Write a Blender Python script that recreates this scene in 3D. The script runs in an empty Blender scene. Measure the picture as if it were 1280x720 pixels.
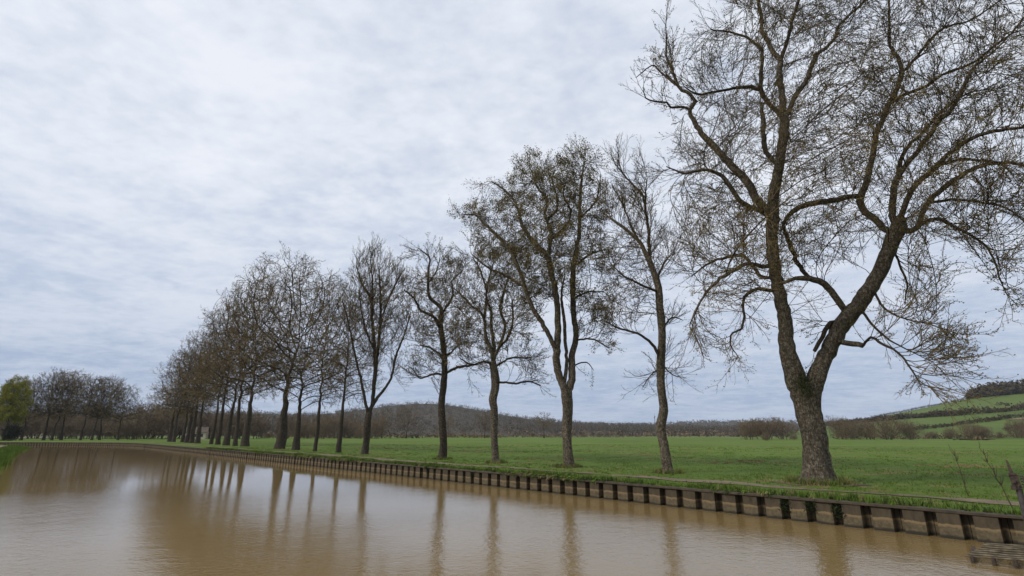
import bpy, math, random
import numpy as np
from math import radians
from mathutils import Vector

random.seed(7)
rng = np.random.default_rng(11)
S = bpy.context.scene
COL = S.collection

# ------------------------------------------------------------------ camera, world, sun, exposure
F_PX, CX, CY, HOR = 640.0, 640.0, 360.0, 543.0
CAM = np.array([0.0, 0.0, 2.8])
PITCH = math.atan((HOR - CY) / F_PX)
cam_d = bpy.data.cameras.new('camera')
cam_d.sensor_width, cam_d.lens = 36.0, 36.0 * F_PX / 1280.0
cam_d.clip_start, cam_d.clip_end = 0.1, 12000.0
cam = bpy.data.objects.new('camera', cam_d)
cam.location = CAM
cam.rotation_euler = (math.pi / 2 + PITCH, 0, 0)
COL.objects.link(cam)
S.camera = cam

SUN_EL, SUN_AZ = radians(40), radians(-112)      # azimuth from +Y, negative = left
W = bpy.data.worlds.new('World')
S.world = W
W.use_nodes = True
nt = W.node_tree
for n in list(nt.nodes):
    nt.nodes.remove(n)


def nd(tree, typ, **kw):
    n = tree.nodes.new(typ)
    for k, v in kw.items():
        if k.startswith('i_'):
            n.inputs[k[2:].replace('_', ' ')].default_value = v
        else:
            setattr(n, k, v)
    return n


def ramp(tree, src, stops, interp='LINEAR'):
    r = tree.nodes.new('ShaderNodeValToRGB')
    cr = r.color_ramp
    cr.interpolation = interp
    while len(cr.elements) < len(stops):
        cr.elements.new(0.5)
    for e, (p, c) in zip(cr.elements, stops):
        e.position = p
        e.color = (c[0], c[1], c[2], 1) if hasattr(c, '__len__') else (c, c, c, 1)
    tree.links.new(src, r.inputs[0])
    return r.outputs[0]


def mth(tree, op, a, b=None, clamp=False):
    m = tree.nodes.new('ShaderNodeMath')
    m.operation, m.use_clamp = op, clamp
    for i, v in enumerate((a, b)):
        if v is None:
            continue
        if isinstance(v, (int, float)):
            m.inputs[i].default_value = v
        else:
            tree.links.new(v, m.inputs[i])
    return m.outputs[0]


def mixc(tree, fac, a, b):
    m = tree.nodes.new('ShaderNodeMix')
    m.data_type = 'RGBA'
    for sock, v in ((m.inputs[0], fac), (m.inputs[6], a), (m.inputs[7], b)):
        if isinstance(v, (int, float)):
            sock.default_value = v
        elif hasattr(v, '__len__'):
            sock.default_value = (v[0], v[1], v[2], 1)
        else:
            tree.links.new(v, sock)
    return m.outputs[2]


sky = nd(nt, 'ShaderNodeTexSky', sky_type='NISHITA', sun_disc=False, sun_elevation=SUN_EL,
         sun_rotation=SUN_AZ, air_density=1.0, dust_density=0.6)
tc = nd(nt, 'ShaderNodeTexCoord')
sp = nd(nt, 'ShaderNodeSeparateXYZ')
nt.links.new(tc.outputs['Generated'], sp.inputs[0])
zz = mth(nt, 'MAXIMUM', sp.outputs[2], 0.0)
den = mth(nt, 'ADD', zz, 0.10)
cb = nd(nt, 'ShaderNodeCombineXYZ')
nt.links.new(mth(nt, 'DIVIDE', sp.outputs[0], den), cb.inputs[0])
nt.links.new(mth(nt, 'DIVIDE', sp.outputs[1], den), cb.inputs[1])
rot = nd(nt, 'ShaderNodeMapping')
rot.inputs['Rotation'].default_value = (0, 0, radians(25))
rot.inputs['Scale'].default_value = (1.0, 1.15, 1)
nt.links.new(cb.outputs[0], rot.inputs[0])
n1 = nd(nt, 'ShaderNodeTexNoise', i_Scale=0.8, i_Detail=3.0, i_Roughness=0.5)
n2 = nd(nt, 'ShaderNodeTexNoise', i_Scale=4.0, i_Detail=7.0, i_Roughness=0.55, i_Distortion=0.35)
n3 = nd(nt, 'ShaderNodeTexNoise', i_Scale=15.0, i_Detail=4.0, i_Roughness=0.55)
for n in (n1, n2, n3):
    nt.links.new(rot.outputs[0], n.inputs['Vector'])
cov = mth(nt, 'ADD', mth(nt, 'ADD', mth(nt, 'MULTIPLY', n1.outputs[0], 0.62), mth(nt, 'MULTIPLY', n2.outputs[0], 0.62)),
          mth(nt, 'MULTIPLY', n3.outputs[0], 0.34))
cov = mth(nt, 'SUBTRACT', cov, 0.295)
# cloud sheet: grey-blue where thick/underlit, near white where thin and bright
cloud = ramp(nt, cov, [(0.32, (5.7, 6.25, 7.35)), (0.48, (6.55, 7.0, 7.85)), (0.66, (7.4, 7.7, 8.35))])
gapf = ramp(nt, cov, [(0.30, 0.86), (0.55, 0.97)])
skyt = mixc(nt, gapf, sky.outputs[0], cloud)
# towards the horizon the sheet is seen edge on: deeper and bluer
lowf = ramp(nt, zz, [(0.0, 1.0), (0.09, 0.88), (0.21, 0.40), (0.40, 0.0)])
skyt = mixc(nt, mth(nt, 'MULTIPLY', lowf, 0.92), skyt,
            ramp(nt, cov, [(0.36, (2.75, 3.6, 5.15)), (0.60, (3.95, 4.65, 5.95))]))
bg = nd(nt, 'ShaderNodeBackground', i_Strength=0.1)
nt.links.new(skyt, bg.inputs[0])
wo = nd(nt, 'ShaderNodeOutputWorld')
nt.links.new(bg.outputs[0], wo.inputs[0])

sl = bpy.data.lights.new('sun', 'SUN')
sl.energy, sl.angle, sl.color = 2.0, radians(12), (1.0, 0.95, 0.88)
so = bpy.data.objects.new('sun', sl)
sd = Vector((math.sin(SUN_AZ) * math.cos(SUN_EL), math.cos(SUN_AZ) * math.cos(SUN_EL) + 0.0, math.sin(SUN_EL)))
so.rotation_euler = sd.to_track_quat('Z', 'Y').to_euler()
so.location = (-60, -20, 80)
COL.objects.link(so)

S.view_settings.view_transform = 'Standard'
S.view_settings.look = 'None'
S.view_settings.exposure = 0.22
S.view_settings.gamma = 1.0
S.view_settings.use_curve_mapping = False
S.cycles.max_bounces = 5
S.cycles.volume_bounces = 0
S.cycles.transparent_max_bounces = 4

# ------------------------------------------------------------------ camera geometry helpers (pixel of the 1280x720 photo -> ray)
CP, SP_ = math.cos(PITCH), math.sin(PITCH)
FWD = np.array([0, CP, SP_])


def ray(x, y):
    u, v = x - CX, y - CY
    return np.array([u, F_PX * CP + v * SP_, F_PX * SP_ - v * CP])


def on_z(x, y, z):
    d = ray(x, y)
    t = (z - CAM[2]) / d[2]
    return CAM + d * t


def elev(x, y):
    """horizontal unit direction, tan(elevation)"""
    d = ray(x, y)
    h = math.hypot(d[0], d[1])
    return d[:2] / h, d[2] / h


# ------------------------------------------------------------------ object helpers
def tag(o, label=None, cat=None, group=None, kind=None):
    if label: o['label'] = label
    if cat: o['category'] = cat
    if group: o['group'] = group
    if kind: o['kind'] = kind
    return o


def empty(name, loc, label=None, cat=None, group=None):
    o = bpy.data.objects.new(name, None)
    o.empty_display_size = 0.3
    o.location = loc
    COL.objects.link(o)
    return tag(o, label, cat, group)


class MB:
    """collects vertices and faces (tris / quads) with material index"""

    def __init__(self):
        self.v, self.f, self.m, self.n = [], [], [], 0
        self.sm = []

    def add(self, v, f, mi=0, smooth=False):
        v = np.asarray(v, dtype=np.float32).reshape(-1, 3)
        f = np.asarray(f, dtype=np.int64)
        if len(v) == 0 or len(f) == 0:
            return
        self.v.append(v)
        self.f.append(f + self.n)
        self.m.append(np.full(len(f), mi, dtype=np.int32) if np.isscalar(mi) else np.asarray(mi, dtype=np.int32))
        self.sm.append(np.full(len(f), smooth, dtype=bool))
        self.n += len(v)

    def box(self, c, s, mi=0, rz=0.0, rx=0.0, ry=0.0):
        from mathutils import Euler
        R = np.array(Euler((rx, ry, rz)).to_matrix())
        o = np.array([[-1, -1, -1], [1, -1, -1], [1, 1, -1], [-1, 1, -1], [-1, -1, 1], [1, -1, 1], [1, 1, 1], [-1, 1, 1]]) * (np.array(s) / 2)
        self.add(o @ R.T + np.array(c), [[0, 3, 2, 1], [4, 5, 6, 7], [0, 1, 5, 4], [1, 2, 6, 5], [2, 3, 7, 6], [3, 0, 4, 7]], mi)

    def build(self, name, mats, parent=None, origin=None):
        me = bpy.data.meshes.new(name)
        if self.v:
            V = np.concatenate(self.v)
            if origin is not None:
                V = V - np.asarray(origin, dtype=np.float32)
            me.vertices.add(len(V))
            me.vertices.foreach_set('co', V.astype(np.float32).ravel())
            sizes = np.concatenate([np.full(len(f), f.shape[1], dtype=np.int32) for f in self.f])
            loops = np.concatenate([f.ravel() for f in self.f]).astype(np.int32)
            me.loops.add(len(loops))
            me.loops.foreach_set('vertex_index', loops)
            me.polygons.add(len(sizes))
            st = np.concatenate([[0], np.cumsum(sizes)[:-1]]).astype(np.int32)
            me.polygons.foreach_set('loop_start', st)
            me.polygons.foreach_set('material_index', np.concatenate(self.m))
            me.polygons.foreach_set('use_smooth', np.concatenate(self.sm))
            me.update(calc_edges=True)
        for m in (mats if isinstance(mats, (list, tuple)) else [mats]):
            me.materials.append(m)
        o = bpy.data.objects.new(name, me)
        COL.objects.link(o)
        if parent is not None:
            o.parent = parent
        return o


def copy_tree(o, parent=None):
    c = o.copy()
    COL.objects.link(c)
    if parent is not None:
        c.parent = parent
    for ch in list(o.children):
        copy_tree(ch, c)
    return c


# ------------------------------------------------------------------ materials
def mat(name, rough=0.9, spec=0.2):
    m = bpy.data.materials.new(name)
    m.use_nodes = True
    t = m.node_tree
    b = t.nodes['Principled BSDF']
    b.inputs['Roughness'].default_value = rough
    b.inputs['Specular IOR Level'].default_value = spec
    return m, t, b


def coords(t, scale=(1, 1, 1), kind='Object'):
    c = t.nodes.new('ShaderNodeTexCoord')
    mp = t.nodes.new('ShaderNodeMapping')
    mp.inputs['Scale'].default_value = scale
    t.links.new(c.outputs[kind], mp.inputs[0])
    return mp.outputs[0]


def noise(t, vec, scale, detail=4.0, rough=0.55, dist=0.0):
    n = nd(t, 'ShaderNodeTexNoise', i_Scale=scale, i_Detail=detail, i_Roughness=rough, i_Distortion=dist)
    if vec is not None:
        t.links.new(vec, n.inputs['Vector'])
    return n.outputs[0]


def bump(t, b, h, strength=0.5, dist=0.1):
    n = nd(t, 'ShaderNodeBump', i_Strength=strength, i_Distance=dist)
    t.links.new(h, n.inputs['Height'])
    t.links.new(n.outputs[0], b.inputs['Normal'])


def simple(name, c0, c1, scale=3.0, rough=0.9, spec=0.15):
    m, t, b = mat(name, rough, spec)
    t.links.new(ramp(t, noise(t, coords(t), scale), [(0.3, c0), (0.7, c1)]), b.inputs['Base Color'])
    return m


def bark_mat(name, dark, mid, pale, palef=0.55, sc=1.0):
    m, t, b = mat(name, 0.95, 0.1)
    v = coords(t, (1, 1, 0.28))
    v2 = coords(t)
    ridg = nd(t, 'ShaderNodeTexVoronoi', feature='DISTANCE_TO_EDGE', i_Scale=15.0 * sc)
    dv = nd(t, 'ShaderNodeVectorMath', operation='ADD')
    nn = nd(t, 'ShaderNodeTexNoise', i_Scale=5.0 * sc, i_Detail=3.0)
    t.links.new(v, nn.inputs['Vector'])
    sc_ = nd(t, 'ShaderNodeVectorMath', operation='SCALE', i_Scale=0.25)
    t.links.new(nn.outputs['Color'], sc_.inputs[0])
    t.links.new(v, dv.inputs[0]); t.links.new(sc_.outputs[0], dv.inputs[1])
    t.links.new(dv.outputs[0], ridg.inputs['Vector'])
    f = noise(t, v, 14.0 * sc, 5.0, 0.65)
    base = ramp(t, f, [(0.3, dark), (0.62, mid)])
    pat = noise(t, v2, 8.5 * sc, 6.0, 0.75)
    base = mixc(t, ramp(t, pat, [(palef - 0.06, 0.0), (palef + 0.10, 0.75)]), base, pale)
    crev = ramp(t, ridg.outputs[0], [(0.0, 0.35), (0.20, 1.0)])
    base = mixc(t, crev, dark, base)
    t.links.new(base, b.inputs['Base Color'])
    h = mth(t, 'ADD', mth(t, 'MULTIPLY', crev, 0.7), f)
    bump(t, b, h, 0.9, 0.06)
    return m


M_bark = bark_mat('bark_lichen', (0.034, 0.026, 0.018), (0.125, 0.097, 0.066), (0.29, 0.25, 0.19), 0.50)
M_bark2 = bark_mat('bark_dark', (0.024, 0.019, 0.014), (0.085, 0.067, 0.048), (0.19, 0.165, 0.13), 0.56)
M_limb = bark_mat('bark_limb', (0.032, 0.024, 0.016), (0.110, 0.082, 0.054), (0.185, 0.148, 0.10), 0.56, 1.6)
M_twig = simple('twig_dark', (0.046, 0.035, 0.023), (0.100, 0.074, 0.046), 1.5)
M_twigt = simple('twig_tan', (0.105, 0.076, 0.038), (0.21, 0.152, 0.074), 1.1)
M_bud = simple('bud', (0.095, 0.075, 0.026), (0.215, 0.165, 0.060), 1.5)
M_leaf = simple('young_leaf', (0.105, 0.086, 0.036), (0.215, 0.172, 0.074), 1.2)
M_brown = simple('twig_brown', (0.118, 0.087, 0.044), (0.230, 0.172, 0.090), 0.5)
M_brownl = simple('dry_bud_brown', (0.090, 0.062, 0.034), (0.175, 0.122, 0.064), 0.35)
M_bush = simple('bush_twig', (0.12, 0.088, 0.056), (0.22, 0.162, 0.10), 0.25)
M_bushd = simple('bush_twig_dark', (0.075, 0.056, 0.038), (0.14, 0.105, 0.068), 0.25)
M_green = simple('spring_leaf', (0.13, 0.155, 0.018), (0.29, 0.25, 0.040), 0.6)
M_moss = simple('moss', (0.018, 0.026, 0.008), (0.055, 0.065, 0.018), 8.0)
M_ever = simple('evergreen_leaf', (0.010, 0.014, 0.008), (0.022, 0.028, 0.014), 2.0)

# meadow
M_grass, t, b = mat('meadow_grass', 0.9, 0.12)
v = coords(t)
vs = coords(t, (1, 1, 1))
g1 = noise(t, v, 0.045, 5, 0.6)
g2 = noise(t, v, 0.9, 6, 0.7)
g3 = noise(t, v, 7.0, 5, 0.75)
gs = mth(t, 'ADD', mth(t, 'MULTIPLY', g1, 0.45), mth(t, 'ADD', mth(t, 'MULTIPLY', g2, 0.35), mth(t, 'MULTIPLY', g3, 0.35)))
gc = ramp(t, gs, [(0.42, (0.052, 0.092, 0.011)), (0.56, (0.080, 0.132, 0.016)), (0.70, (0.112, 0.168, 0.027))])
straw = mth(t, 'MULTIPLY', ramp(t, noise(t, coords(t, (0.11, 0.16, 1)), 1.0, 4, 0.6), [(0.48, 0.0), (0.58, 1.0)]),
            ramp(t, noise(t, v, 1.1, 5, 0.75), [(0.52, 0.0), (0.60, 1.0)]))
gc = mixc(t, mth(t, 'MULTIPLY', straw, 0.75), gc, (0.24, 0.135, 0.085))
t.links.new(gc, b.inputs['Base Color'])
bump(t, b, mth(t, 'ADD', g3, mth(t, 'MULTIPLY', g2, 1.5)), 0.7, 0.12)

M_blade = simple('grass_blade', (0.052, 0.094, 0.011), (0.115, 0.168, 0.026), 0.8)
M_bladed = simple('grass_blade_dry', (0.10, 0.095, 0.035), (0.22, 0.18, 0.08), 0.8)
M_weed = simple('weed_dark', (0.010, 0.013, 0.006), (0.032, 0.040, 0.014), 3.0)
M_straw = simple('straw_red', (0.22, 0.135, 0.078), (0.34, 0.215, 0.13), 1.0)
M_weedg = simple('weed_green', (0.020, 0.032, 0.007), (0.055, 0.080, 0.018), 3.0)
M_dirt = simple('path_dirt', (0.10, 0.082, 0.050), (0.22, 0.172, 0.112), 1.3)
M_footb = simple('foot_brown', (0.055, 0.042, 0.026), (0.12, 0.09, 0.055), 2.0)

# muddy water
M_water, t, b = mat('muddy_water', 0.02, 0.5)
b.inputs['IOR'].default_value = 1.33
v = coords(t)
t.links.new(ramp(t, noise(t, v, 0.06, 3), [(0.3, (0.178, 0.120, 0.048)), (0.7, (0.208, 0.144, 0.060))]), b.inputs['Base Color'])
wv = coords(t, (1.0, 1.0, 1.0))
w1 = noise(t, wv, 1.1, 4, 0.55, 0.4)
w2 = noise(t, wv, 6.0, 4, 0.6, 0.3)
calm = ramp(t, noise(t, coords(t, (0.035, 0.05, 1)), 1.0, 2, 0.5), [(0.38, 0.22), (0.62, 1.0)])
sxy = nd(t, 'ShaderNodeSeparateXYZ'); t.links.new(wv, sxy.inputs[0])
shel = nd(t, 'ShaderNodeMapRange'); shel.inputs[1].default_value = 10; shel.inputs[2].default_value = 46; shel.inputs[3].default_value = 1.7; shel.inputs[4].default_value = 0.22
t.links.new(mth(t, 'SUBTRACT', sxy.outputs[1], mth(t, 'MULTIPLY', sxy.outputs[0], 0.35)), shel.inputs[0])
calm = mth(t, 'MULTIPLY', calm, shel.outputs[0])
bump(t, b, mth(t, 'MULTIPLY', mth(t, 'ADD', mth(t, 'MULTIPLY', w1, 1.0), mth(t, 'ADD', mth(t, 'MULTIPLY', w2, 0.7), mth(t, 'MULTIPLY', noise(t, wv, 13.0, 3, 0.6), 0.14))), calm), 0.28, 0.05)

# rusty sheet pile steel: brown above, pale silt band below, dark wet foot
M_pile, t, b = mat('pile_steel', 0.8, 0.25)
v = coords(t)
sz = nd(t, 'ShaderNodeSeparateXYZ')
t.links.new(v, sz.inputs[0])
zq = mth(t, 'ADD', sz.outputs[2], mth(t, 'MULTIPLY', mth(t, 'SUBTRACT', noise(t, v, 3.0, 5, 0.7), 0.5), 0.16))
rust = ramp(t, noise(t, coords(t, (1, 1, 0.4)), 5.0, 6, 0.7), [(0.3, (0.040, 0.031, 0.019)), (0.7, (0.086, 0.065, 0.039))])
silt = ramp(t, noise(t, v, 9.0, 5, 0.7), [(0.30, (0.052, 0.041, 0.023)), (0.66, (0.135, 0.104, 0.060))])
silt = mixc(t, ramp(t, zq, [(0.28, 0.0), (0.345, 0.8)]), silt, (0.22, 0.155, 0.078))
base = mixc(t, ramp(t, zq, [(0.355, 0.0), (0.385, 1.0)]), silt, rust)
base = mixc(t, ramp(t, zq, [(0.05, 1.0), (0.11, 0.0)]), base, (0.030, 0.026, 0.018))
t.links.new(base, b.inputs['Base Color'])
bump(t, b, noise(t, v, 12.0, 5, 0.7), 0.35, 0.02)
M_cap = simple('cap_steel', (0.036, 0.028, 0.020), (0.085, 0.064, 0.042), 4.0, 0.75, 0.25)
M_rust = simple('rusty_iron', (0.026, 0.020, 0.016), (0.085, 0.058, 0.042), 14.0, 0.8, 0.3)
M_steel = simple('weathered_steel', (0.07, 0.065, 0.07), (0.15, 0.135, 0.135), 9.0, 0.6, 0.4)
M_postm = simple('post_iron', (0.030, 0.026, 0.027), (0.080, 0.068, 0.064), 9.0, 0.65, 0.35)
M_wood = simple('wet_wood', (0.050, 0.042, 0.028), (0.19, 0.158, 0.108), 6.0, 0.8, 0.2)

M_hillwood = simple('wood_floor', (0.040, 0.034, 0.024), (0.072, 0.058, 0.038), 0.03)
M_wooda = simple('far_crown', (0.040, 0.032, 0.019), (0.082, 0.063, 0.036), 0.012)
M_woodb = simple('far_crown_brown', (0.055, 0.042, 0.025), (0.105, 0.080, 0.046), 0.012)
M_hillgreen, t, b = mat('hill_pasture', 0.95, 0.1)
v = coords(t)
hc = mth(t, 'ADD', mth(t, 'MULTIPLY', noise(t, v, 0.012, 4, 0.6), 0.6), mth(t, 'MULTIPLY', noise(t, v, 0.25, 5, 0.7), 0.4))
t.links.new(ramp(t, hc, [(0.36, (0.060, 0.094, 0.018)), (0.66, (0.100, 0.138, 0.032))]), b.inputs['Base Color'])
M_plough = simple('ploughed_field', (0.16, 0.125, 0.075), (0.24, 0.19, 0.115), 0.2)
M_wall = simple('cream_render', (0.50, 0.43, 0.32), (0.62, 0.54, 0.42), 0.8)
M_roof = simple('tile_roof', (0.085, 0.066, 0.052), (0.14, 0.11, 0.088), 2.0)
M_glassd = simple('dark_window', (0.02, 0.02, 0.025), (0.04, 0.04, 0.05), 1.0, 0.2, 0.5)

# ------------------------------------------------------------------ canal plan
WL_PX = [(1237, 680.5), (1140, 668), (1057, 659), (985, 650), (895, 639.5), (840, 633), (780, 626), (710, 618), (615, 607),
         (510, 595.5), (450, 589), (400, 584), (320, 574.5), (240, 566), (206, 561)]
wl = np.array([on_z(x, y, 0.0)[:2] for x, y in WL_PX])
sfit = -wl[:, 0]
co = np.polyfit(wl[:, 0], wl[:, 1], 2, w=1.0 / (1 + 0.02 * np.hypot(wl[:, 0], wl[:, 1])))


def wall_y(x):
    return np.polyval(co, x)


X0 = wl[0, 0]
slope0 = 2 * co[0] * X0 + co[1]
near = [(X0 + d, wall_y(X0) + slope0 * d) for d in (260, 120, 60, 30, 14, 6)]
xend = -88.0
mid = [(x, wall_y(x)) for x in np.linspace(X0, xend, 60)]
ye = wall_y(xend)
se = 2 * co[0] * xend + co[1]
bend = []
px_, py_ = xend, ye
ang = math.atan2(-se, -1.0) if se < 0 else math.atan2(se, -1)
ang = math.atan2(abs(se), -1.0)
tgt = radians(178)
for i in range(26):
    ang = min(tgt, ang + radians(2.6))
    px_ += math.cos(ang) * 2.6
    py_ += math.sin(ang) * 2.6
    bend.append((px_, py_))
far = [(px_ - d, py_ + 0.03 * d) for d in (15, 40, 90, 200, 500, 1200, 2500)]
RW = np.array(near + mid + bend + far)      # right-hand waterline, from behind the camera to beyond the bend
print('wall end of straight', xend, ye, 'bend end', px_, py_)
WALL_H, BANK_Z = 0.74, 0.78


def resample(P, step):
    P = np.asarray(P, float)
    d = np.concatenate([[0], np.cumsum(np.linalg.norm(np.diff(P, axis=0), axis=1))])
    s = np.arange(0, d[-1], step)
    return np.stack([np.interp(s, d, P[:, k]) for k in range(P.shape[1])], 1), s


def normals2(P, side=1):
    T = np.gradient(P, axis=0)
    T /= np.linalg.norm(T, axis=1)[:, None]
    return np.stack([T[:, 1], -T[:, 0]], 1) * side   # right of travel


def strip_mesh(mb, P, N, offs, zf, mi=0, smooth=True):
    n, k = len(P), len(offs)
    V = np.zeros((n, k, 3))
    for j, o in enumerate(offs):
        oo = o if np.ndim(o) else np.full(n, o)
        V[:, j, :2] = P + N * oo[:, None]
        V[:, j, 2] = zf(V[:, j, 0], V[:, j, 1], oo)
    I = np.arange(n * k).reshape(n, k)
    Fq = np.stack([I[:-1, :-1], I[:-1, 1:], I[1:, 1:], I[1:, :-1]], -1).reshape(-1, 4)
    mb.add(V.reshape(-1, 3), Fq, mi, smooth)


def lump(x, y):
    return 0.035 * np.sin(x * 0.9 + 1.3 * np.sin(y * 0.33)) * np.sin(y * 0.7 + 1.1 * np.sin(x * 0.41)) + 0.05 * np.sin(x * 0.13 + 2) * np.sin(y * 0.11)


def bank_z(x, y, o):
    k = np.clip(o / 3.0, 0, 1)
    return WALL_H - 0.03 + (BANK_Z - WALL_H + 0.03) * k + lump(x, y) * np.clip(o / 1.5, 0, 1) * (1 - np.clip((o - 300) / 300, 0, 1))


Pn = RW
Nn = normals2(RW, 1)
# is +N pointing to the land? land is away from the camera
i0 = int(np.argmin(np.hypot(RW[:, 0], RW[:, 1])))
if np.dot(Nn[i0], RW[i0]) < 0:
    Nn = -Nn
mb = MB()
strip_mesh(mb, Pn, Nn, [0.27, 0.6, 1.0, 1.6, 2.4, 3.4, 4.5, 6, 8, 10.5, 14, 19, 26, 36, 50, 70, 100, 145, 210, 300, 450, 700, 1100, 1800, 2900, 4200], bank_z)
g = mb.build('meadow', M_grass)
tag(g, kind='structure')

# left bank
LB_PX = [(0, 588), (7.5, 580), (17, 569), (30, 563), (38, 560)]
lb = [tuple(on_z(x, y, 0.0)[:2]) for x, y in LB_PX]
d0 = np.array(lb[0]) - np.array(lb[2]); d0 /= np.linalg.norm(d0)
nearl = [(lb[0][0] + d0[0] * d, lb[0][1] + d0[1] * d) for d in (400, 150, 70, 40, 20, 8)]
lx, ly = lb[-1]
la = math.atan2(lb[-1][1] - lb[2][1], lb[-1][0] - lb[2][0])
tip = []
for i in range(14):
    la = min(radians(180), la + radians(4.5))
    lx += math.cos(la) * 1.5; ly += math.sin(la) * 1.5
    tip.append((lx, ly))
LW = np.array(nearl + lb + tip + [(lx - d, ly) for d in (15, 50, 150, 500, 1200, 2500)])
NL = -normals2(LW, 1)
if np.dot(NL[6], LW[6] - RW[i0]) < 0:
    NL = -NL


def lbank_z(x, y, o):
    return np.clip(-0.15 + 0.62 * np.clip(o / 2.2, 0, 1) ** 0.6 + 0.18 * np.clip((o - 2.2) / 6, 0, 1) + lump(x * 2.1, y * 1.7) * 1.4 * np.clip(o / 2, 0, 1), -1, 3)


mb = MB()
LWr = LW
strip_mesh(mb, LW, NL, [-1.0, 0.0, 0.3, 0.7, 1.2, 1.8, 2.6, 3.6, 5, 7, 10, 15, 24, 40, 70, 130, 260, 600, 1300], lbank_z)
tag(mb.build('grass_bank', M_grass), kind='structure')
mb = MB()
Pp, s = resample(LW[3:len(LW) - 4], 0.8)
Np = -normals2(Pp, 1)
if np.dot(Np[10], Pp[10] - RW[i0]) < 0: Np = -Np
e = rng.normal(0, .09, (2, len(Pp)))
strip_mesh(mb, Pp, Np, [3.4 + e[0], 4.2 + 0 * e[0], 5.0 + e[1]], lambda x, y, o: lbank_z(x, y, o) + 0.03)
tag(mb.build('towpath', M_dirt), kind='structure')

# water: one sheet
mb = MB()
xs = np.array([-2640, -400, -150, -60, -20, 0, 20, 60, 300]); ys = np.array([-500, -60, -10, 20, 60, 120, 200, 420])
gx, gy = np.meshgrid(xs, ys, indexing='ij')
I = np.arange(gx.size).reshape(gx.shape)
mb.add(np.stack([gx, gy, 0 * gx], -1).reshape(-1, 3), np.stack([I[:-1, :-1], I[1:, :-1], I[1:, 1:], I[:-1, 1:]], -1).reshape(-1, 4))
tag(mb.build('canal_water', M_water), kind='structure')

# footpath on the right bank: trodden dirt, uneven edges
Ps, s = resample(RW[3:len(near) + len(mid) + len(bend)], 0.45)
Ns = normals2(Ps, 1)
if np.dot(Ns[20], Nn[i0]) < 0: Ns = -Ns
w_ = 0.40 + 0.20 * np.sin(s * 0.35 + np.sin(s * .13) * 2) + rng.normal(0, .10, len(s))
c_ = 3.15 + 0.25 * np.sin(s * 0.06) + rng.normal(0, .03, len(s))
mb = MB()
w_ = np.clip(w_, 0.03, 1)
strip_mesh(mb, Ps, Ns, [c_ - w_, c_, c_ + w_], lambda x, y, o: bank_z(x, y, o) + 0.022)
tag(mb.build('footpath', M_dirt), kind='structure')

# ------------------------------------------------------------------ sheet pile wall
PER, FRONT, DEPTH = 0.80, 0.52, 0.29
Pw, sw = resample(RW[4:len(near) + len(mid) + len(bend) + 2], PER)
Tw = np.gradient(Pw, axis=0); Tw /= np.linalg.norm(Tw, axis=1)[:, None]
Nw = normals2(Pw, 1)
if np.dot(Nw[20], Nn[i0]) < 0: Nw = -Nw
wall = empty('sheet_pile_wall', (*Pw[10], 0), 'long rusty sheet pile wall holding up the grassy far bank of the canal', 'retaining wall')
worg = np.array([*Pw[10], 0.0])


def pile_verts(i):
    p, tt, n = Pw[i], Tw[i], Nw[i]
    a = FRONT / 2; sl_ = 0.02; r = PER - FRONT
    prof = [(-a, 0), (a, 0), (a + sl_, DEPTH), (a + r / 2 - 0.012, DEPTH), (a + r / 2, DEPTH - 0.03), (a + r / 2 + 0.012, DEPTH), (a + r - sl_, DEPTH), (a + r, 0)]
    jz = rng.normal(0, 0.016)
    pts = [p + tt * (x + 0.0) + n * (y + jz) for x, y in prof]
    V = [(q[0], q[1], -0.6) for q in pts] + [(q[0], q[1], WALL_H - 0.062) for q in pts]
    k = len(prof)
    return V, [[j, j + 1, j + 1 + k, j + k] for j in range(k - 1)]


dist = np.hypot(Pw[:, 0], Pw[:, 1])
vis = [i for i in range(len(Pw)) if Pw[i, 1] > 0 and Pw[i, 0] / max(Pw[i, 1], .1) < 1.12]
near_ids = sorted(vis, key=lambda i: dist[i])[:100]
for i in near_ids:
    mb = MB(); mb.add(*pile_verts(i))
    mb.build('sheet_pile', M_pile, wall, worg)
mb = MB()
for i in range(len(Pw)):
    if i not in near_ids:
        mb.add(*pile_verts(i))
o = mb.build('sheet_pile_run', M_pile, wall, worg)
o['kind'] = 'stuff'
mb = MB()
n = len(Pw); V = np.zeros((n, 5, 3))
for j, (oo, z) in enumerate([(-0.05, WALL_H - 0.062), (-0.05, WALL_H), (0.30, WALL_H + 0.004), (0.30, WALL_H - 0.062), (-0.05, WALL_H - 0.062)]):
    V[:, j, :2] = Pw + Nw * oo
    V[:, j, 2] = z + 0.006 * np.sin(sw * 1.7 + j)
I = np.arange(n * 5).reshape(n, 5)
mb.add(V.reshape(-1, 3), np.stack([I[:-1, :-1], I[1:, :-1], I[1:, 1:], I[:-1, 1:]], -1).reshape(-1, 4))
mb.build('cap', M_cap, wall, worg)

# weeds rooted in the slots of a few piles
def tuft(mb, c, n, r, h, mi=0, droop=0.0, wd=0.012):
    a = rng.uniform(0, 2 * math.pi, n)
    rr = r * np.sqrt(rng.uniform(0, 1, n))
    base = np.stack([c[0] + rr * np.cos(a), c[1] + rr * np.sin(a), np.full(n, c[2])], 1)
    th = rng.uniform(0, 2 * math.pi, n)
    hh = h * rng.uniform(.5, 1.15, n)
    lean = np.stack([np.cos(th), np.sin(th)], 1) * (hh * rng.uniform(.1, .7, n))[:, None]
    tip_ = base + np.stack([lean[:, 0], lean[:, 1], hh * (1 - droop)], 1)
    side = np.stack([-np.sin(th + rng.normal(0, .6, n)), np.cos(th), 0 * th], 1) * wd
    V = np.stack([base - side, base + side, tip_], 1).reshape(-1, 3)
    mb.add(V, np.arange(3 * n).reshape(-1, 3), mi)


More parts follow.
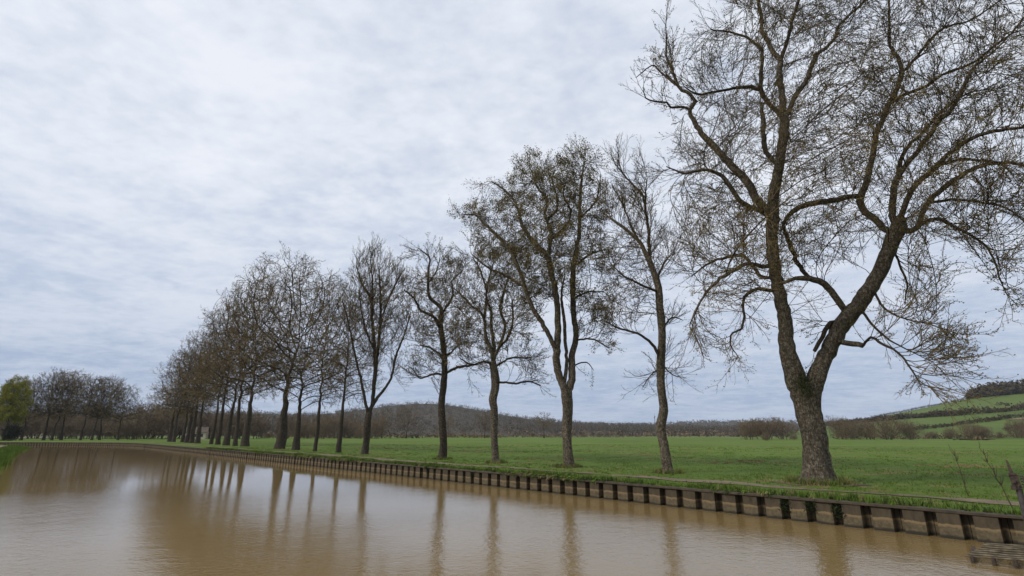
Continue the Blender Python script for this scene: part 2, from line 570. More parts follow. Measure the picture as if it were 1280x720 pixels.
def slot_weed(i, label, hang):
    p = Pw[i] + Tw[i] * (PER / 2) + Nw[i] * 0.1
    mb = MB()
    n = 500
    ax = rng.uniform(-.2, .2, n); zz_ = rng.uniform(WALL_H - hang, WALL_H - 0.03, n); ny = rng.uniform(-.13, .1, n)
    q = p + Tw[i] * ax[:, None] + Nw[i] * ny[:, None]
    c = np.stack([q[:, 0], q[:, 1], zz_], 1)
    d = rng.normal(0, 1, (n, 3)) * 0.045; e_ = rng.normal(0, 1, (n, 3)) * 0.03
    mb.add(np.stack([c, c + d, c + e_], 1).reshape(-1, 3), np.arange(3 * n).reshape(-1, 3))
    o = mb.build('wall_weed', M_weed, None, (p[0], p[1], WALL_H))
    o.location = (p[0], p[1], WALL_H)
    tag(o, label, 'weed', 'dark weeds growing in the wall slots')


def slot_at(px):
    best, bi = 1e9, 0
    for i in near_ids:
        q = Pw[i] + Tw[i] * PER / 2
        d = np.array([q[0], q[1], 0.4]) - CAM
        f = d @ FWD
        u = CX + F_PX * d[0] / f
        if abs(u - px) < best:
            best, bi = abs(u - px), i
    return bi


slot_weed(slot_at(990), 'dark weeds in the wall slot left below the big forked tree', 0.5)
slot_weed(slot_at(1024), 'dark weeds in the wall slot straight below the big forked tree', 0.42)
slot_weed(slot_at(1062), 'dark weeds in the wall slot just right below the big forked tree', 0.5)
slot_weed(slot_at(593), 'dark weeds in the wall slot left below the slim forked tree', 0.4)
slot_weed(slot_at(535), 'dark weeds in the wall slot below the crooked tree with side limbs', 0.4)

# ------------------------------------------------------------------ grass blades (uncountable)
mb = MB()
Pe, se_ = resample(RW[5:len(near) + 40], 0.16)
Ne = normals2(Pe, 1)
if np.dot(Ne[20], Nn[i0]) < 0: Ne = -Ne
for i in range(len(Pe)):
    dd = math.hypot(*Pe[i])
    if Pe[i, 1] < 2 or dd > 95:
        continue
    big = 0.5 + 0.5 * math.sin(se_[i] * 0.9) * math.sin(se_[i] * 0.37 + 1)
    k = 1 + int(dd > 45)
    if i % k: continue
    for o_, h_, n_ in ((0.34, 0.10 + .15 * big, 12), (0.5, 0.15 + .18 * big, 14), (0.9, .14 + .13 * big, 11), (1.5, .10, 8), (2.2, .09, 7), (3.75, .10, 6), (4.5, .09, 5), (5.5, .08, 5), (7, .08, 5)):
        o2 = o_ + rng.normal(0, .05 + .12 * o_)
        o2 = max(0.2, o2)
        if abs(o2 - 3.15) < .3 and rng.random() < .75: continue
        q = Pe[i] + Ne[i] * o2 + rng.normal(0, .05, 2)
        z = float(bank_z(q[0], q[1], np.array(max(o2, .2)))) - 0.01 + (.03 if o2 < .45 else 0)
        tuft(mb, (q[0], q[1], z), n_, 0.12 * k, h_, (1 if rng.random() < .06 else 2 if (rng.random() < .30 and o_ < 3) else 0), wd=0.011 * (1 + dd / 45))
# blades hanging over the cap
for i in range(len(Pe)):
    dd = math.hypot(*Pe[i])
    if Pe[i, 1] < 2 or dd > 70: continue
    g_ = math.sin(se_[i] * .55) + math.sin(se_[i] * .23 + 2) + rng.normal(0, .4)
    if g_ < .35: continue
    n = int(10 + 8 * g_)
    q = Pe[i] + Ne[i] * rng.uniform(.02, .3, n)[:, None] + rng.normal(0, .06, (n, 2))
    e_ = q - Ne[i] * rng.uniform(.12, .34, n)[:, None] + rng.normal(0, .05, (n, 2))
    A_ = np.column_stack([q, np.full(n, WALL_H + .01)]); B_ = np.column_stack([e_, WALL_H + rng.uniform(-.16, .10, n)])
    M_ = (A_ + B_) / 2 + np.array([0, 0, .07]); w_s = np.column_stack([rng.normal(0, .014, (n, 2)), 0 * e_[:, 0]]) * (1 + dd / 60)
    mb.add(np.stack([A_ - w_s, A_ + w_s, M_], 1).reshape(-1, 3), np.arange(3 * n).reshape(-1, 3), rng.choice([0, 2, 2]))
    mb.add(np.stack([M_ - w_s, M_ + w_s, B_], 1).reshape(-1, 3), np.arange(3 * n).reshape(-1, 3), rng.choice([0, 2, 1]))
# meadow tufts further in
NB = 20000
rr = 22 + 90 * rng.random(NB) ** 1.6
aa = rng.uniform(radians(-42), radians(50), NB)
for r_, a_ in zip(rr, aa):
    q = np.array([r_ * math.sin(a_), r_ * math.cos(a_)])
    j = int(np.argmin(np.hypot(Ps[:, 0] - q[0], Ps[:, 1] - q[1])))
    o_ = float((q - Ps[j]) @ Ns[j])
    if o_ < 4.5: continue
    z = float(bank_z(q[0], q[1], np.array(o_))) - 0.02
    dry_ = math.sin(q[0] * .23 + 1.7 + math.sin(q[1] * .11)) * math.sin(q[1] * .41 + .5 + math.sin(q[0] * .17)) > .72
    tuft(mb, (q[0], q[1], z), 11 if dry_ else 5, 0.22, 0.065 + 0.05 * rng.random(), 3 if dry_ and rng.random() < .8 else 1 if rng.random() < .05 else 0, wd=0.012 * (1 + r_ / 45))
o = mb.build('meadow_grass', [M_blade, M_bladed, M_weedg, M_straw])
tag(o, 'short green grass blades on the bank and meadow', 'grass', kind='stuff')

mb = MB()
Pe, se_ = resample(LW[4:len(LW) - 5], 0.5)
Ne = -normals2(Pe, 1)
if np.dot(Ne[10], Pe[10] - RW[i0]) < 0: Ne = -Ne
for i in range(len(Pe)):
    if Pe[i, 1] < 15: continue
    for o_, h_ in ((0.3, .3), (.7, .32), (1.2, .3), (1.8, .3), (2.4, .28), (3, .2), (5.6, .25), (7, .25)):
        q = Pe[i] + Ne[i] * o_ + rng.normal(0, .2, 2)
        tuft(mb, (q[0], q[1], float(lbank_z(q[0], q[1], np.array(o_))) - .03), 16, .4, h_ * rng.uniform(.6, 1.3), 0, wd=0.03)
o = mb.build('bank_grass', [M_blade, M_bladed])
tag(o, 'rough grass on the left bank slope', 'grass', kind='stuff')

# ------------------------------------------------------------------ tree engine
def frames(T):
    ref = np.tile(np.array([0.31, 0.87, 0.12]), (len(T), 1))
    bad = np.abs((T * ref).sum(1)) > 0.85
    ref[bad] = np.array([0.9, -0.2, 0.3])
    U = np.cross(T, ref); U /= np.linalg.norm(U, axis=1)[:, None] + 1e-9
    Vv = np.cross(T, U)
    return U, Vv


def seg_tubes(mb, A, B, TA, TB, ra, rb, sides, mi):
    """independent prisms from A to B with end tangents; vectorised"""
    n = len(A)
    if n == 0: return
    th = np.arange(sides) * 2 * math.pi / sides
    UA, VA = frames(TA); UB, VB = frames(TB)
    flip = (UA * UB).sum(1) < 0
    UB[flip] *= -1; VB[flip] *= -1
    ringA = A[:, None, :] + ra[:, None, None] * (np.cos(th)[None, :, None] * UA[:, None, :] + np.sin(th)[None, :, None] * VA[:, None, :])
    ringB = B[:, None, :] + rb[:, None, None] * (np.cos(th)[None, :, None] * UB[:, None, :] + np.sin(th)[None, :, None] * VB[:, None, :])
    V = np.concatenate([ringA, ringB], 1).reshape(-1, 3)
    base = np.arange(n)[:, None] * (2 * sides)
    j = np.arange(sides); j2 = (j + 1) % sides
    Fq = np.stack([base + j, base + j2, base + sides + j2, base + sides + j], -1).reshape(-1, 4)
    m = mi if np.isscalar(mi) else np.repeat(mi, sides)
    mb.add(V, Fq, m, True)


def sweep(mb, P, R, sides=14, mi=0, wob=0.0, flare=None, seed=0):
    """thick limb: swept tube with a parallel frame and uneven rings"""
    P = np.asarray(P, float); n = len(P)
    T = np.gradient(P, axis=0); T /= np.linalg.norm(T, axis=1)[:, None] + 1e-9
    U = np.zeros((n, 3)); u = np.cross(T[0], [0.2, 0.95, 0.1]); u /= np.linalg.norm(u)
    for i in range(n):
        u = u - T[i] * (u @ T[i]); u /= np.linalg.norm(u); U[i] = u
    Vv = np.cross(T, U)
    th = np.arange(sides) * 2 * math.pi / sides
    r_ = np.random.default_rng(seed)
    ph = r_.uniform(0, 6.28, 6)
    L = np.concatenate([[0], np.cumsum(np.linalg.norm(np.diff(P, axis=0), axis=1))])
    k = np.ones((n, sides))
    if wob:
        for q, (fa, fl) in enumerate(((2, .8), (3, 1.9), (5, 3.1), (1, 2.3))):
            k += wob / (1 + q * .4) * np.sin(fa * th[None, :] + fl * L[:, None] / (R[0] * 3 + .3) + ph[q])
        k += r_.normal(0, wob * .35, k.shape)
    if flare is not None:
        fz = np.exp(-np.maximum(L, 0) / flare[1])
        k += flare[0] * fz[:, None] * (0.5 + 0.5 * np.sin(5 * th[None, :] + ph[4])) + flare[0] * .35 * fz[:, None]
    ring = P[:, None, :] + (np.asarray(R)[:, None] * k)[:, :, None] * (np.cos(th)[None, :, None] * U[:, None, :] + np.sin(th)[None, :, None] * Vv[:, None, :])
    V = ring.reshape(-1, 3)
    I = np.arange(n * sides).reshape(n, sides)
    J = np.roll(I, -1, axis=1)
    mb.add(V, np.stack([I[:-1], J[:-1], J[1:], I[1:]], -1).reshape(-1, 4), mi, True)
    # end cap
    c = P[-1] + T[-1] * R[-1] * .4
    mb.add(np.vstack([ring[-1], c]), [[q, (q + 1) % sides, sides] for q in range(sides)], mi, True)


def spline(P, step):
    """Catmull-Rom through rows of P (any columns), resampled about every step"""
    P = np.asarray(P, float)
    Q = np.vstack([2 * P[0] - P[1], P, 2 * P[-1] - P[-2]])
    out = []
    for i in range(1, len(Q) - 2):
        L = np.linalg.norm(Q[i + 1, :3] - Q[i, :3]); k = max(1, int(round(L / step)))
        for q in range(k):
            s_ = q / k
            out.append(0.5 * ((2 * Q[i]) + (-Q[i - 1] + Q[i + 1]) * s_ + (2 * Q[i - 1] - 5 * Q[i] + 4 * Q[i + 1] - Q[i + 2]) * s_ ** 2 + (-Q[i - 1] + 3 * Q[i] - 3 * Q[i + 1] + Q[i + 2]) * s_ ** 3))
    out.append(P[-1])
    return np.array(out)


def grow(N, par, A, di, dk, step, trop, jit, r, coarse=10):
    """first a few long smooth boughs, then the fine branching between them"""
    m = max(40, len(A) // coarse)
    ix = r.permutation(len(A))
    N1, P1 = colonize(N, par, A[ix[:m]], di * 1.6, dk * 2.6, step * 1.5, 140, trop, jit * .5, r, 1.1)
    N2, P2 = colonize(N1, P1, A[ix[m:]], di, dk, step, 140, trop, jit, r)
    # children must follow parents (they do: both stages append)
    return N2, P2


def colonize(N, par, A, di, dk, step, iters, trop, jit, r, straight=.8):
    N = [np.asarray(N, float)]
    par = [np.asarray(par)]
    nodes = N[0].copy(); kids = np.zeros(len(nodes), int)
    near_ = np.zeros(len(A), int); nd_ = np.full(len(A), 1e9)
    for c in range(0, len(A), 2000):
        D = np.linalg.norm(A[c:c + 2000, None, :] - nodes[None], axis=2)
        near_[c:c + 2000] = D.argmin(1); nd_[c:c + 2000] = D.min(1)
    alive = np.ones(len(A), bool)
    parent = par[0].copy()
    lastdir = {}
    for it in range(iters):
        act = np.where(alive & (nd_ < di))[0]
        if len(act) == 0: break
        d = A[act] - nodes[near_[act]]
        d /= np.linalg.norm(d, axis=1)[:, None] + 1e-9
        uq, inv = np.unique(near_[act], return_inverse=True)
        acc = np.zeros((len(uq), 3)); np.add.at(acc, inv, d)
        acc /= np.linalg.norm(acc, axis=1)[:, None] + 1e-9
        ok = kids[uq] < 3
        uq, acc = uq[ok], acc[ok]
        if len(uq) == 0: break
        pd = nodes[uq] - nodes[np.maximum(parent[uq], 0)]
        pl = np.linalg.norm(pd, axis=1)[:, None]
        pd = np.where(pl > 1e-6, pd / (pl + 1e-9), 0)
        acc = acc + straight * pd * (kids[uq] == 0)[:, None] + trop + r.normal(0, jit, acc.shape)
        acc /= np.linalg.norm(acc, axis=1)[:, None] + 1e-9
        new = nodes[uq] + acc * step
        base = len(nodes)
        nodes = np.vstack([nodes, new]); parent = np.concatenate([parent, uq])
        kids[uq] += 1; kids = np.concatenate([kids, np.zeros(len(new), int)])
        al = np.where(alive)[0]
        for c in range(0, len(al), 1500):
            ix = al[c:c + 1500]
            D = ((A[ix][:, None, :] - new[None]) ** 2).sum(2)
            mn = D.argmin(1); md = np.sqrt(D[np.arange(len(ix)), mn])
            better = md < nd_[ix]
            nd_[ix[better]] = md[better]; near_[ix[better]] = base + mn[better]
        alive &= nd_ > dk
    return nodes, parent


def fan(A, D, L, r0, r1, ns, r, noise_, up, mb, sides, mi):
    """a batch of gently curving tapering shoots; returns node positions and directions along them"""
    pts, dirs = [A], []
    cur, d = A, D
    for q in range(ns):
        d = d + r.normal(0, noise_, D.shape) + np.array([0, 0, up])
        d = d / (np.linalg.norm(d, axis=1)[:, None] + 1e-9)
        cur = cur + d * (L / ns)[:, None]
        pts.append(cur); dirs.append(d)
    for q in range(ns):
        t0, t1 = q / ns, (q + 1) / ns
        seg_tubes(mb, pts[q], pts[q + 1], dirs[max(q - 1, 0)], dirs[q], r0 * (1 - t0) + r1 * t0, r0 * (1 - t1) + r1 * t1, sides, mi)
    return pts, dirs


def side_dir(D, ang, r, sd=.16):
    n = r.normal(0, 1, D.shape)
    n -= D * (n * D).sum(1)[:, None]
    n /= np.linalg.norm(n, axis=1)[:, None] + 1e-9
    a = r.normal(ang, sd, len(D))[:, None]
    return D * np.cos(a) + n * np.sin(a)


SPR = dict(maxr=.075, nA=.5, LA=1.7, rA=.013, rB=.008, rC=.0055, up=.03, ang=.56, pB=1.0, pC=.75, tan=.2, bud=.6, bs=.06, nb=1, tipA=1)


def sprays(mb, P, D, R, istip, sp, r):
    k = r.poisson(sp['nA'], len(P)) + np.where(istip, sp['tipA'] + 1, 0)
    src = np.repeat(np.arange(len(P)), k)
    if len(src) == 0: return
    first = np.concatenate([[True], src[1:] != src[:-1]]) & istip[src]
    D0 = side_dir(D[src], sp['ang'], r)
    D0 = np.where(first[:, None], D[src], D0)
    L = sp['LA'] * r.uniform(.45, 1.15, len(src))
    tanp = sp['tan'](P[src]) if callable(sp['tan']) else np.full(len(src), sp['tan'])
    def mis(n, tp): return np.where(r.random(n) < tp, 2, 1)
    mA = mis(len(src), tanp)
    upA = sp['up'](P[src])[:, None] * np.array([0, 0, 1.0]) if callable(sp['up']) else sp['up']
    nsA = 5
    rA = np.minimum(np.full(len(src), sp['rA']), R[src] * .8 + .004) * r.uniform(.75, 1.2, len(src))
    up_s = 0 if callable(sp['up']) else sp['up']
    pa, da = fan(P[src], D0 + (upA * 2 if callable(sp['up']) else 0), L, rA, np.full(len(src), sp['rB'] * .8), nsA, r, .065, up_s, mb, 4, mA)
    ends = [pa[-1]]
    for q in range(1, nsA + 1):
        n_rep = 2 if q == nsA else 1 + int(sp['pB'] > 1)
        for rep_ in range(n_rep):
            sel = r.random(len(src)) < sp['pB'] / (n_rep if q < nsA else 1)
            if not sel.any(): continue
            Db = side_dir(da[min(q, nsA - 1)][sel], sp['ang'] * .95, r)
            Lb = L[sel] * r.uniform(.25, .5, sel.sum()) * (1.1 - .10 * q)
            mB = mA[sel]
            pb, db = fan(pa[q][sel], Db, Lb, np.full(sel.sum(), sp['rB']), np.full(sel.sum(), sp['rC']), 3, r, .075, up_s * 1.4, mb, 3, mB)
            ends.append(pb[-1])
            for w in (1, 2, 3):
                s2 = r.random(len(Lb)) < sp['pC']
                if not s2.any(): continue
                Dc = side_dir(db[min(w, 2)][s2], sp['ang'] * .9, r)
                Lc = Lb[s2] * r.uniform(.25, .5, s2.sum())
                pc, dc = fan(pb[w][s2], Dc, Lc, np.full(s2.sum(), sp['rC']), np.full(s2.sum(), sp['rC'] * .7), 1, r, .08, up_s, mb, 3, mB[s2])
                ends.append(pc[-1])
    E = np.concatenate(ends)
    E = E[r.random(len(E)) < sp['bud']]
    if len(E):
        nb = sp['nb']
        E = np.repeat(E, nb, 0) + r.normal(0, sp['bs'] * (1.2 if nb > 1 else .15), (len(E) * nb, 3))
        a = r.normal(0, 1, (len(E), 3)) + np.array([0, 0, .4]); a /= np.linalg.norm(a, axis=1)[:, None]
        b_ = np.cross(a, r.normal(0, 1, (len(E), 3))); b_ /= np.linalg.norm(b_, axis=1)[:, None]
        s_ = sp['bs'] * r.uniform(.6, 1.3, len(E))[:, None]
        V_ = np.stack([E, E + (a * .5 + b_ * .35) * s_, E + a * s_, E + (a * .5 - b_ * .35) * s_], 1).reshape(-1, 3)
        mb.add(V_, np.arange(len(V_)).reshape(-1, 4), 3)


def crown_mesh(nodes, parent, n0, r0, tip_r, expo, twig, r, seedr=None):
    """branches grown from index n0 on, plus twigs and buds -> MB. materials: 0 branch 1 twig 2 tan twig 3 bud/leaf"""
    n = len(nodes)
    tips = np.ones(n)
    ch = np.zeros(n, int)
    np.add.at(ch, parent[n0:], 1)
    cnt = np.where(ch == 0, 1.0, 0.0)
    for i in range(n - 1, n0 - 1, -1):
        if cnt[i] == 0: cnt[i] = 1
        cnt[parent[i]] += cnt[i]
    rad = tip_r * cnt ** (1 / expo)
    if r0 is not None:
        rad[:n0] = np.minimum(r0, rad[:n0] * 1.0 + 9)  # traced radius
        for i in range(n0, n):
            p = parent[i]
            rad[i] = min(rad[i], rad[p] * (0.75 if p < n0 else 1.0))
    idx = np.arange(n0, n)
    d = nodes[idx] - nodes[parent[idx]]
    d /= np.linalg.norm(d, axis=1)[:, None] + 1e-9
    din = np.zeros((n, 3)); din[idx] = d
    # main child: the one with most tips
    main = np.full(n, -1); best = np.zeros(n)
    for i in idx:
        p = parent[i]
        if cnt[i] > best[p]: best[p] = cnt[i]; main[p] = i
    tan = din.copy()
    hm = main[idx] >= 0
    tan[idx[hm]] += din[main[idx[hm]]]
    z = np.linalg.norm(tan, axis=1) < 1e-6
    tan[z] = (0, 0, 1)
    tan /= np.linalg.norm(tan, axis=1)[:, None]
    p = parent[idx]
    is_main = (main[p] == idx) & (p >= n0)
    ra = np.where(is_main, rad[p], np.minimum(rad[p], rad[idx] * 1.2))
    TA = np.where(is_main[:, None], tan[p], din[idx])
    mb = MB()
    thick = rad[idx] > 0.05
    for sel, sides in ((thick, 6), (~thick, 4)):
        seg_tubes(mb, nodes[p[sel]], nodes[idx[sel]], TA[sel], tan[idx[sel]], ra[sel], rad[idx[sel]], sides, 0)
    if 'nA' in twig:
        use = np.where(rad < twig['maxr'])[0]
        use = use[np.linalg.norm(tan[use], axis=1) > .5]
        Dn = tan[use].copy()
        if n0 > 1:
            low = use < n0
            pd = nodes[use] - nodes[parent[use]]; pl = np.linalg.norm(pd, axis=1)
            okd = low & (pl > 1e-6)
            Dn[okd] = pd[okd] / pl[okd][:, None]
        kk = np.where(use < n0, twig.get('low', .6), 1.0)
        keep = r.random(len(use)) < kk
        use, Dn = use[keep], Dn[keep]
        sprays(mb, nodes[use], Dn, rad[use], (ch[use] == 0) & (use >= n0), twig, r)
        return mb
    # ---- twigs
    thin = idx[rad[idx] < twig['maxr']]
    istip = ch[thin] == 0
    k = np.where(istip, twig['tip'], 0) + r.poisson(twig['per'], len(thin))
    if 'sparse' in twig:
        k = np.where(twig['sparse'](nodes[thin]), np.minimum(k, 1), k)
    src = np.repeat(thin, k)
    m = len(src)
    if m:
        t_ = r.uniform(0, 1, m)[:, None]
        A = nodes[src] * (1 - t_ * .8) + nodes[parent[src]] * t_ * .8
        D = din[src] * twig['fwd'] + r.normal(0, 1, (m, 3)) * twig['spread'] + np.array([0, 0, twig['up']])
        D /= np.linalg.norm(D, axis=1)[:, None]
        L = twig['len'] * r.uniform(.45, 1.25, m)
        bend = r.normal(0, .26, (m, 3)) + np.array([0, 0, twig['curl']])
        pts = [A]
        cur, dd = A, D
        ns = 3
        dirs = []
        for q in range(ns):
            dd = dd + bend / ns + r.normal(0, .10, (m, 3)); dd /= np.linalg.norm(dd, axis=1)[:, None]
            cur = cur + dd * (L / ns)[:, None]
            pts.append(cur); dirs.append(dd)
        rt = twig['r'] * r.uniform(.7, 1.3, m)
        tanp = twig['tan'](A) if callable(twig['tan']) else np.full(m, twig['tan'])
        mi = np.where(r.random(m) < tanp, 2, 1)
        for q in range(ns):
            ta = dirs[max(q - 1, 0)]; tb = dirs[q]
            seg_tubes(mb, pts[q], pts[q + 1], ta, tb, rt * (1 - .22 * q), rt * (1 - .22 * (q + 1)), 3, mi)
        # side twiglets
        ends = [pts[-1]]
        for q in range(1, ns):
            for rep in range(twig.get('side', 1)):
                s_ = dirs[q] + r.normal(0, .65, (m, 3)) + np.array([0, 0, twig['curl'] * .5]); s_ /= np.linalg.norm(s_, axis=1)[:, None]
                e1 = pts[q] + s_ * (L * r.uniform(.22, .45, m))[:, None]
                seg_tubes(mb, pts[q], e1, s_, s_, rt * .6, rt * .4, 3, mi)
                ends.append(e1)
        E = np.concatenate(ends)
        keep = r.random(len(E)) < twig['bud']
        E = E[keep]
        if len(E):
            nb = twig.get('nb', 1)
            E = np.repeat(E, nb, 0) + r.normal(0, twig['bs'] * (1.2 if nb > 1 else .2), (len(E) * nb, 3))
            a = r.normal(0, 1, (len(E), 3)); a /= np.linalg.norm(a, axis=1)[:, None]
            b_ = np.cross(a, r.normal(0, 1, (len(E), 3))); b_ /= np.linalg.norm(b_, axis=1)[:, None]
            s_ = twig['bs'] * r.uniform(.6, 1.3, len(E))[:, None]
            V = np.stack([E, E + (a * .5 + b_ * .35) * s_, E + a * s_, E + (a * .5 - b_ * .35) * s_], 1).reshape(-1, 3)
            mb.add(V, np.arange(len(V)).reshape(-1, 4), 3)
    return mb


TW = dict(maxr=.028, tip=2, per=.9, fwd=.8, spread=.45, up=.12, curl=.22, len=.8, r=.0085, tan=.12, bud=.6, bs=.05, side=1)


def traced_tree(name, label, cat, base_px, base_n, limbs, ells, natt, seed, tw=None, di=4.5, dk=.55, step=.30, tip_r=.011, trunk_mat=None,
                group=None, flare=(.25, .5), trop=(0, 0, .10), crown_mats=None, attr_out=True, n_trunk=1, moss=False):
    r = np.random.default_rng(seed)
    bx, by = base_px
    # base on the tree row
    B = base_n
    gz = float(bank_z(B[0], B[1], np.array(7.0)))
    B3 = np.array([B[0], B[1], gz])
    hdir = np.array([B[0], B[1], 0.0]); hdir /= np.linalg.norm(hdir)

    def place(x, y, dep):
        d = ray(x, y)
        t = ((B3 - CAM) @ hdir + dep) / (d @ hdir)
        return CAM + d * t

    def scale_at(P):
        return ((P - CAM) @ FWD) / F_PX
    root = empty(name, B3, label, cat, group)
    nodes, parent, rads = [], [], []
    pxs, deps = [], []
    for li, lim in enumerate(limbs):
        pts = lim['p']; dend = lim.get('d', 0.0)
        if li == 0:
            ds, start_node = 0.0, -1
        else:
            arr = np.array(pxs); q = np.argmin(np.hypot(arr[:, 0] - pts[0][0], arr[:, 1] - pts[0][1]))
            ds, start_node = deps[q], q
        cum = np.concatenate([[0], np.cumsum([math.hypot(pts[i + 1][0] - pts[i][0], pts[i + 1][1] - pts[i][1]) for i in range(len(pts) - 1)])])
        rows = []
        for (x, y, rp), c in zip(pts, cum / cum[-1]):
            dep = ds + (dend * c ** 0.8 if li else 0)
            P = place(x, y, dep)
            if li == 0 and len(rows) == 0: P[2] = gz - 0.25
            cs = ((P - CAM) @ FWD) / np.linalg.norm(P - CAM)
            rows.append([*P, max(rp * scale_at(P) * cs * (.97 if li == 0 else .90 if li < n_trunk else .78), .012), x, y, dep])
        if li:
            rows[0][:3] = nodes[start_node] if lim.get('snap', True) else rows[0][:3]
        sm = spline(rows, 0.24)
        if li:
            amp = np.minimum(.022, sm[:, 3] * .25)[:, None]
            sm[1:-1, :3] += (r.normal(0, 1, (len(sm) - 2, 3)) * amp[1:-1])
        mb = MB()
        big = rows[0][3] > .12
        sweep(mb, sm[:, :3], sm[:, 3], 20 if li == 0 else (12 if big else 7), 0, .10 if li == 0 else .07 if big else .05, flare if li == 0 else None, seed * 31 + li)
        o = mb.build('trunk' if li == 0 else 'limb', trunk_mat if (li < n_trunk or big) and trunk_mat else (M_limb), root, B3)
        if lim.get('lab'): o['label'] = lim['lab']
        prev = start_node
        for q in range(len(sm)):
            if li and q == 0: continue
            nodes.append(sm[q, :3]); rads.append(sm[q, 3]); pxs.append(sm[q, 4:6]); deps.append(sm[q, 6]); parent.append(prev if prev >= 0 else 0)
            prev = len(nodes) - 1
    nodes = np.array(nodes); rads = np.array(rads); parent = np.array(parent)
    # attractors
    shr = .42 * (tw or {}).get('LA', 1.6) / scale_at(B3 + np.array([0, 0, 8.0]))
    ells = [(e[0], e[1] + .25 * shr, max(e[2] - shr, .45 * e[2]), max(e[3] - shr, .45 * e[3])) + tuple(e[4:]) for e in ells]
    A = []
    wts = np.array([e[2] * e[3] * (e[5] if len(e) > 5 else 1.0) for e in ells])
    cnts = r.multinomial(natt, wts / wts.sum())
    sc0 = scale_at(B3 + np.array([0, 0, 8.0]))
    for e, c in zip(ells, cnts):
        u = r.normal(0, 1, (c, 3)); u /= np.linalg.norm(u, axis=1)[:, None]; u *= r.uniform(0, 1, c)[:, None] ** (1 / 2.6)
        dr = e[6] if len(e) > 6 else 1.0
        dm = .5 * (e[2] + e[3]) * sc0 * 1.15 * dr
        for a in u:
            A.append(place(e[0] + a[0] * e[2], e[1] + a[1] * e[3], (e[4] if len(e) > 4 else 0) + a[2] * dm))
    A = np.array(A)
    n0 = len(nodes)
    N2, P2 = colonize(nodes, parent, A, di, dk, step, 150, np.array(trop), .05, r, 1.35)
    twc = dict(SPR); twc.update(tw or {})
    mbc = crown_mesh(N2, P2, n0, rads, tip_r, 2.08, twc, r)
    mbc.build('crown', crown_mats or [M_limb, M_twig, M_twigt, M_bud], root, B3)
    print(name, 'nodes', len(N2), 'verts', mbc.n)
    return root, B3


# tree row: evenly spaced along a line parallel to the wall, about seven metres behind it
def row_pos(xpx):
    q = ray(xpx, 590)
    q = q[0] / q[1]
    Y = ROWK / (q + 0.855)
    return np.array([q * Y, Y])


ROWK = 33.6

# ---- the big forked tree
L = []
L.append(dict(p=[(1023, 610, 22), (1023, 601, 21), (1021, 585, 18), (1018, 562, 17), (1015, 540, 16.7), (1011, 520, 16.3), (1008, 500, 16.5), (1006, 488, 16), (1006, 480, 13)]))
L.append(dict(d=-1.0, p=[(1007, 512, 15), (999, 488, 15), (991, 462, 13.5), (985, 440, 11.8), (984, 424, 11), (980, 389, 10), (973, 362, 9.6), (968, 333, 9.3), (965, 300, 9), (966, 274, 9), (967, 243, 8), (972, 217, 7.2), (978, 183, 7), (980, 154, 7), (978, 140, 6), (978, 124, 5), (976, 108, 5), (974, 93, 5), (975.5, 75.5, 4.6), (969, 67, 3.8), (960, 53, 3.5), (952, 38, 3.2), (951, 20, 3), (947, 0, 2.6), (944, -30, 2), (940, -70, 1)]))
L.append(dict(d=1.2, p=[(1009, 512, 15), (1014, 490, 15), (1022, 468, 14), (1030, 450, 13), (1042, 424, 13), (1058, 398, 13.5), (1075, 378, 12), (1089, 358, 11.5), (1101, 338, 11), (1111, 313, 11), (1117, 297, 12), (1122, 282, 12), (1126, 272, 8)]))
L.append(dict(d=-1, p=[(975.5, 78, 4), (981, 60, 3.5), (987, 40, 3.2), (993, 18, 3), (999, 0, 2.8), (1008, -40, 2), (1015, -80, 1)]))
L.append(dict(d=1.5, p=[(981, 150, 5.5), (987, 138, 5), (990, 127, 4.8), (997, 115, 4.6), (1007, 104, 4.2), (1012, 89, 4), (1021, 69, 3.8), (1033, 60, 3.4), (1044, 47, 3), (1049, 31, 2.7), (1075, 7, 2.3), (1092, -20, 1.4)]))
L.append(dict(d=-2, p=[(972, 150, 4.4), (962, 131, 4.2), (951, 113, 4), (951, 100, 3.6), (952, 64, 3), (944, 55, 2.6), (933, 47, 2.3), (913, 40, 1.9), (889, 37, 1.2)]))
L.append(dict(d=-1.5, p=[(951, 113, 3.4), (944, 110, 3.2), (924, 109, 3), (904, 113, 2.5), (873, 118, 2), (855, 108, 1)]))
L.append(dict(d=-.8, p=[(966, 207, 4.5), (958, 190, 4.4), (955.5, 172, 4.2), (954, 150, 3.8), (951, 128, 2)]))
L.append(dict(d=-3, p=[(962, 268, 8), (953, 257, 7.5), (942, 243, 7), (931, 223, 6.6), (913, 205.5, 6), (895.5, 185.5, 5.5), (880, 170, 5), (869, 154, 4.4), (863, 138, 3.7), (869, 127, 3.5), (862, 118, 3.1), (849, 109, 2.7), (840, 87, 2.1), (833, 69, 1.7), (833, 44, 1.3), (832, 31, .8)]))
L.append(dict(d=-1, p=[(864, 137, 2.3), (853, 134, 2.1), (838, 134, 1.9), (834, 128, 1.8), (818, 127, 1.5), (807, 122, 1.2), (804, 113, .8)]))
L.append(dict(d=1, p=[(849, 109, 1.9), (824, 89, 1.6), (815, 82, 1.3), (795, 97, .7)]))
L.append(dict(d=-3, p=[(962, 275, 5), (951, 263, 4.8), (933, 257, 4.2), (922, 246, 3.9), (907, 225, 3.5), (898, 217, 3), (878, 212, 2.5), (855, 217, 2), (833, 208, 1)]))
L.append(dict(d=-3.5, p=[(966, 335, 4.5), (953, 333, 4), (940, 329, 3.6), (927, 333, 3.3), (909, 342, 3), (893, 355, 2.5), (878, 373, 2), (869, 389, 1.6), (862, 407, 1)]))
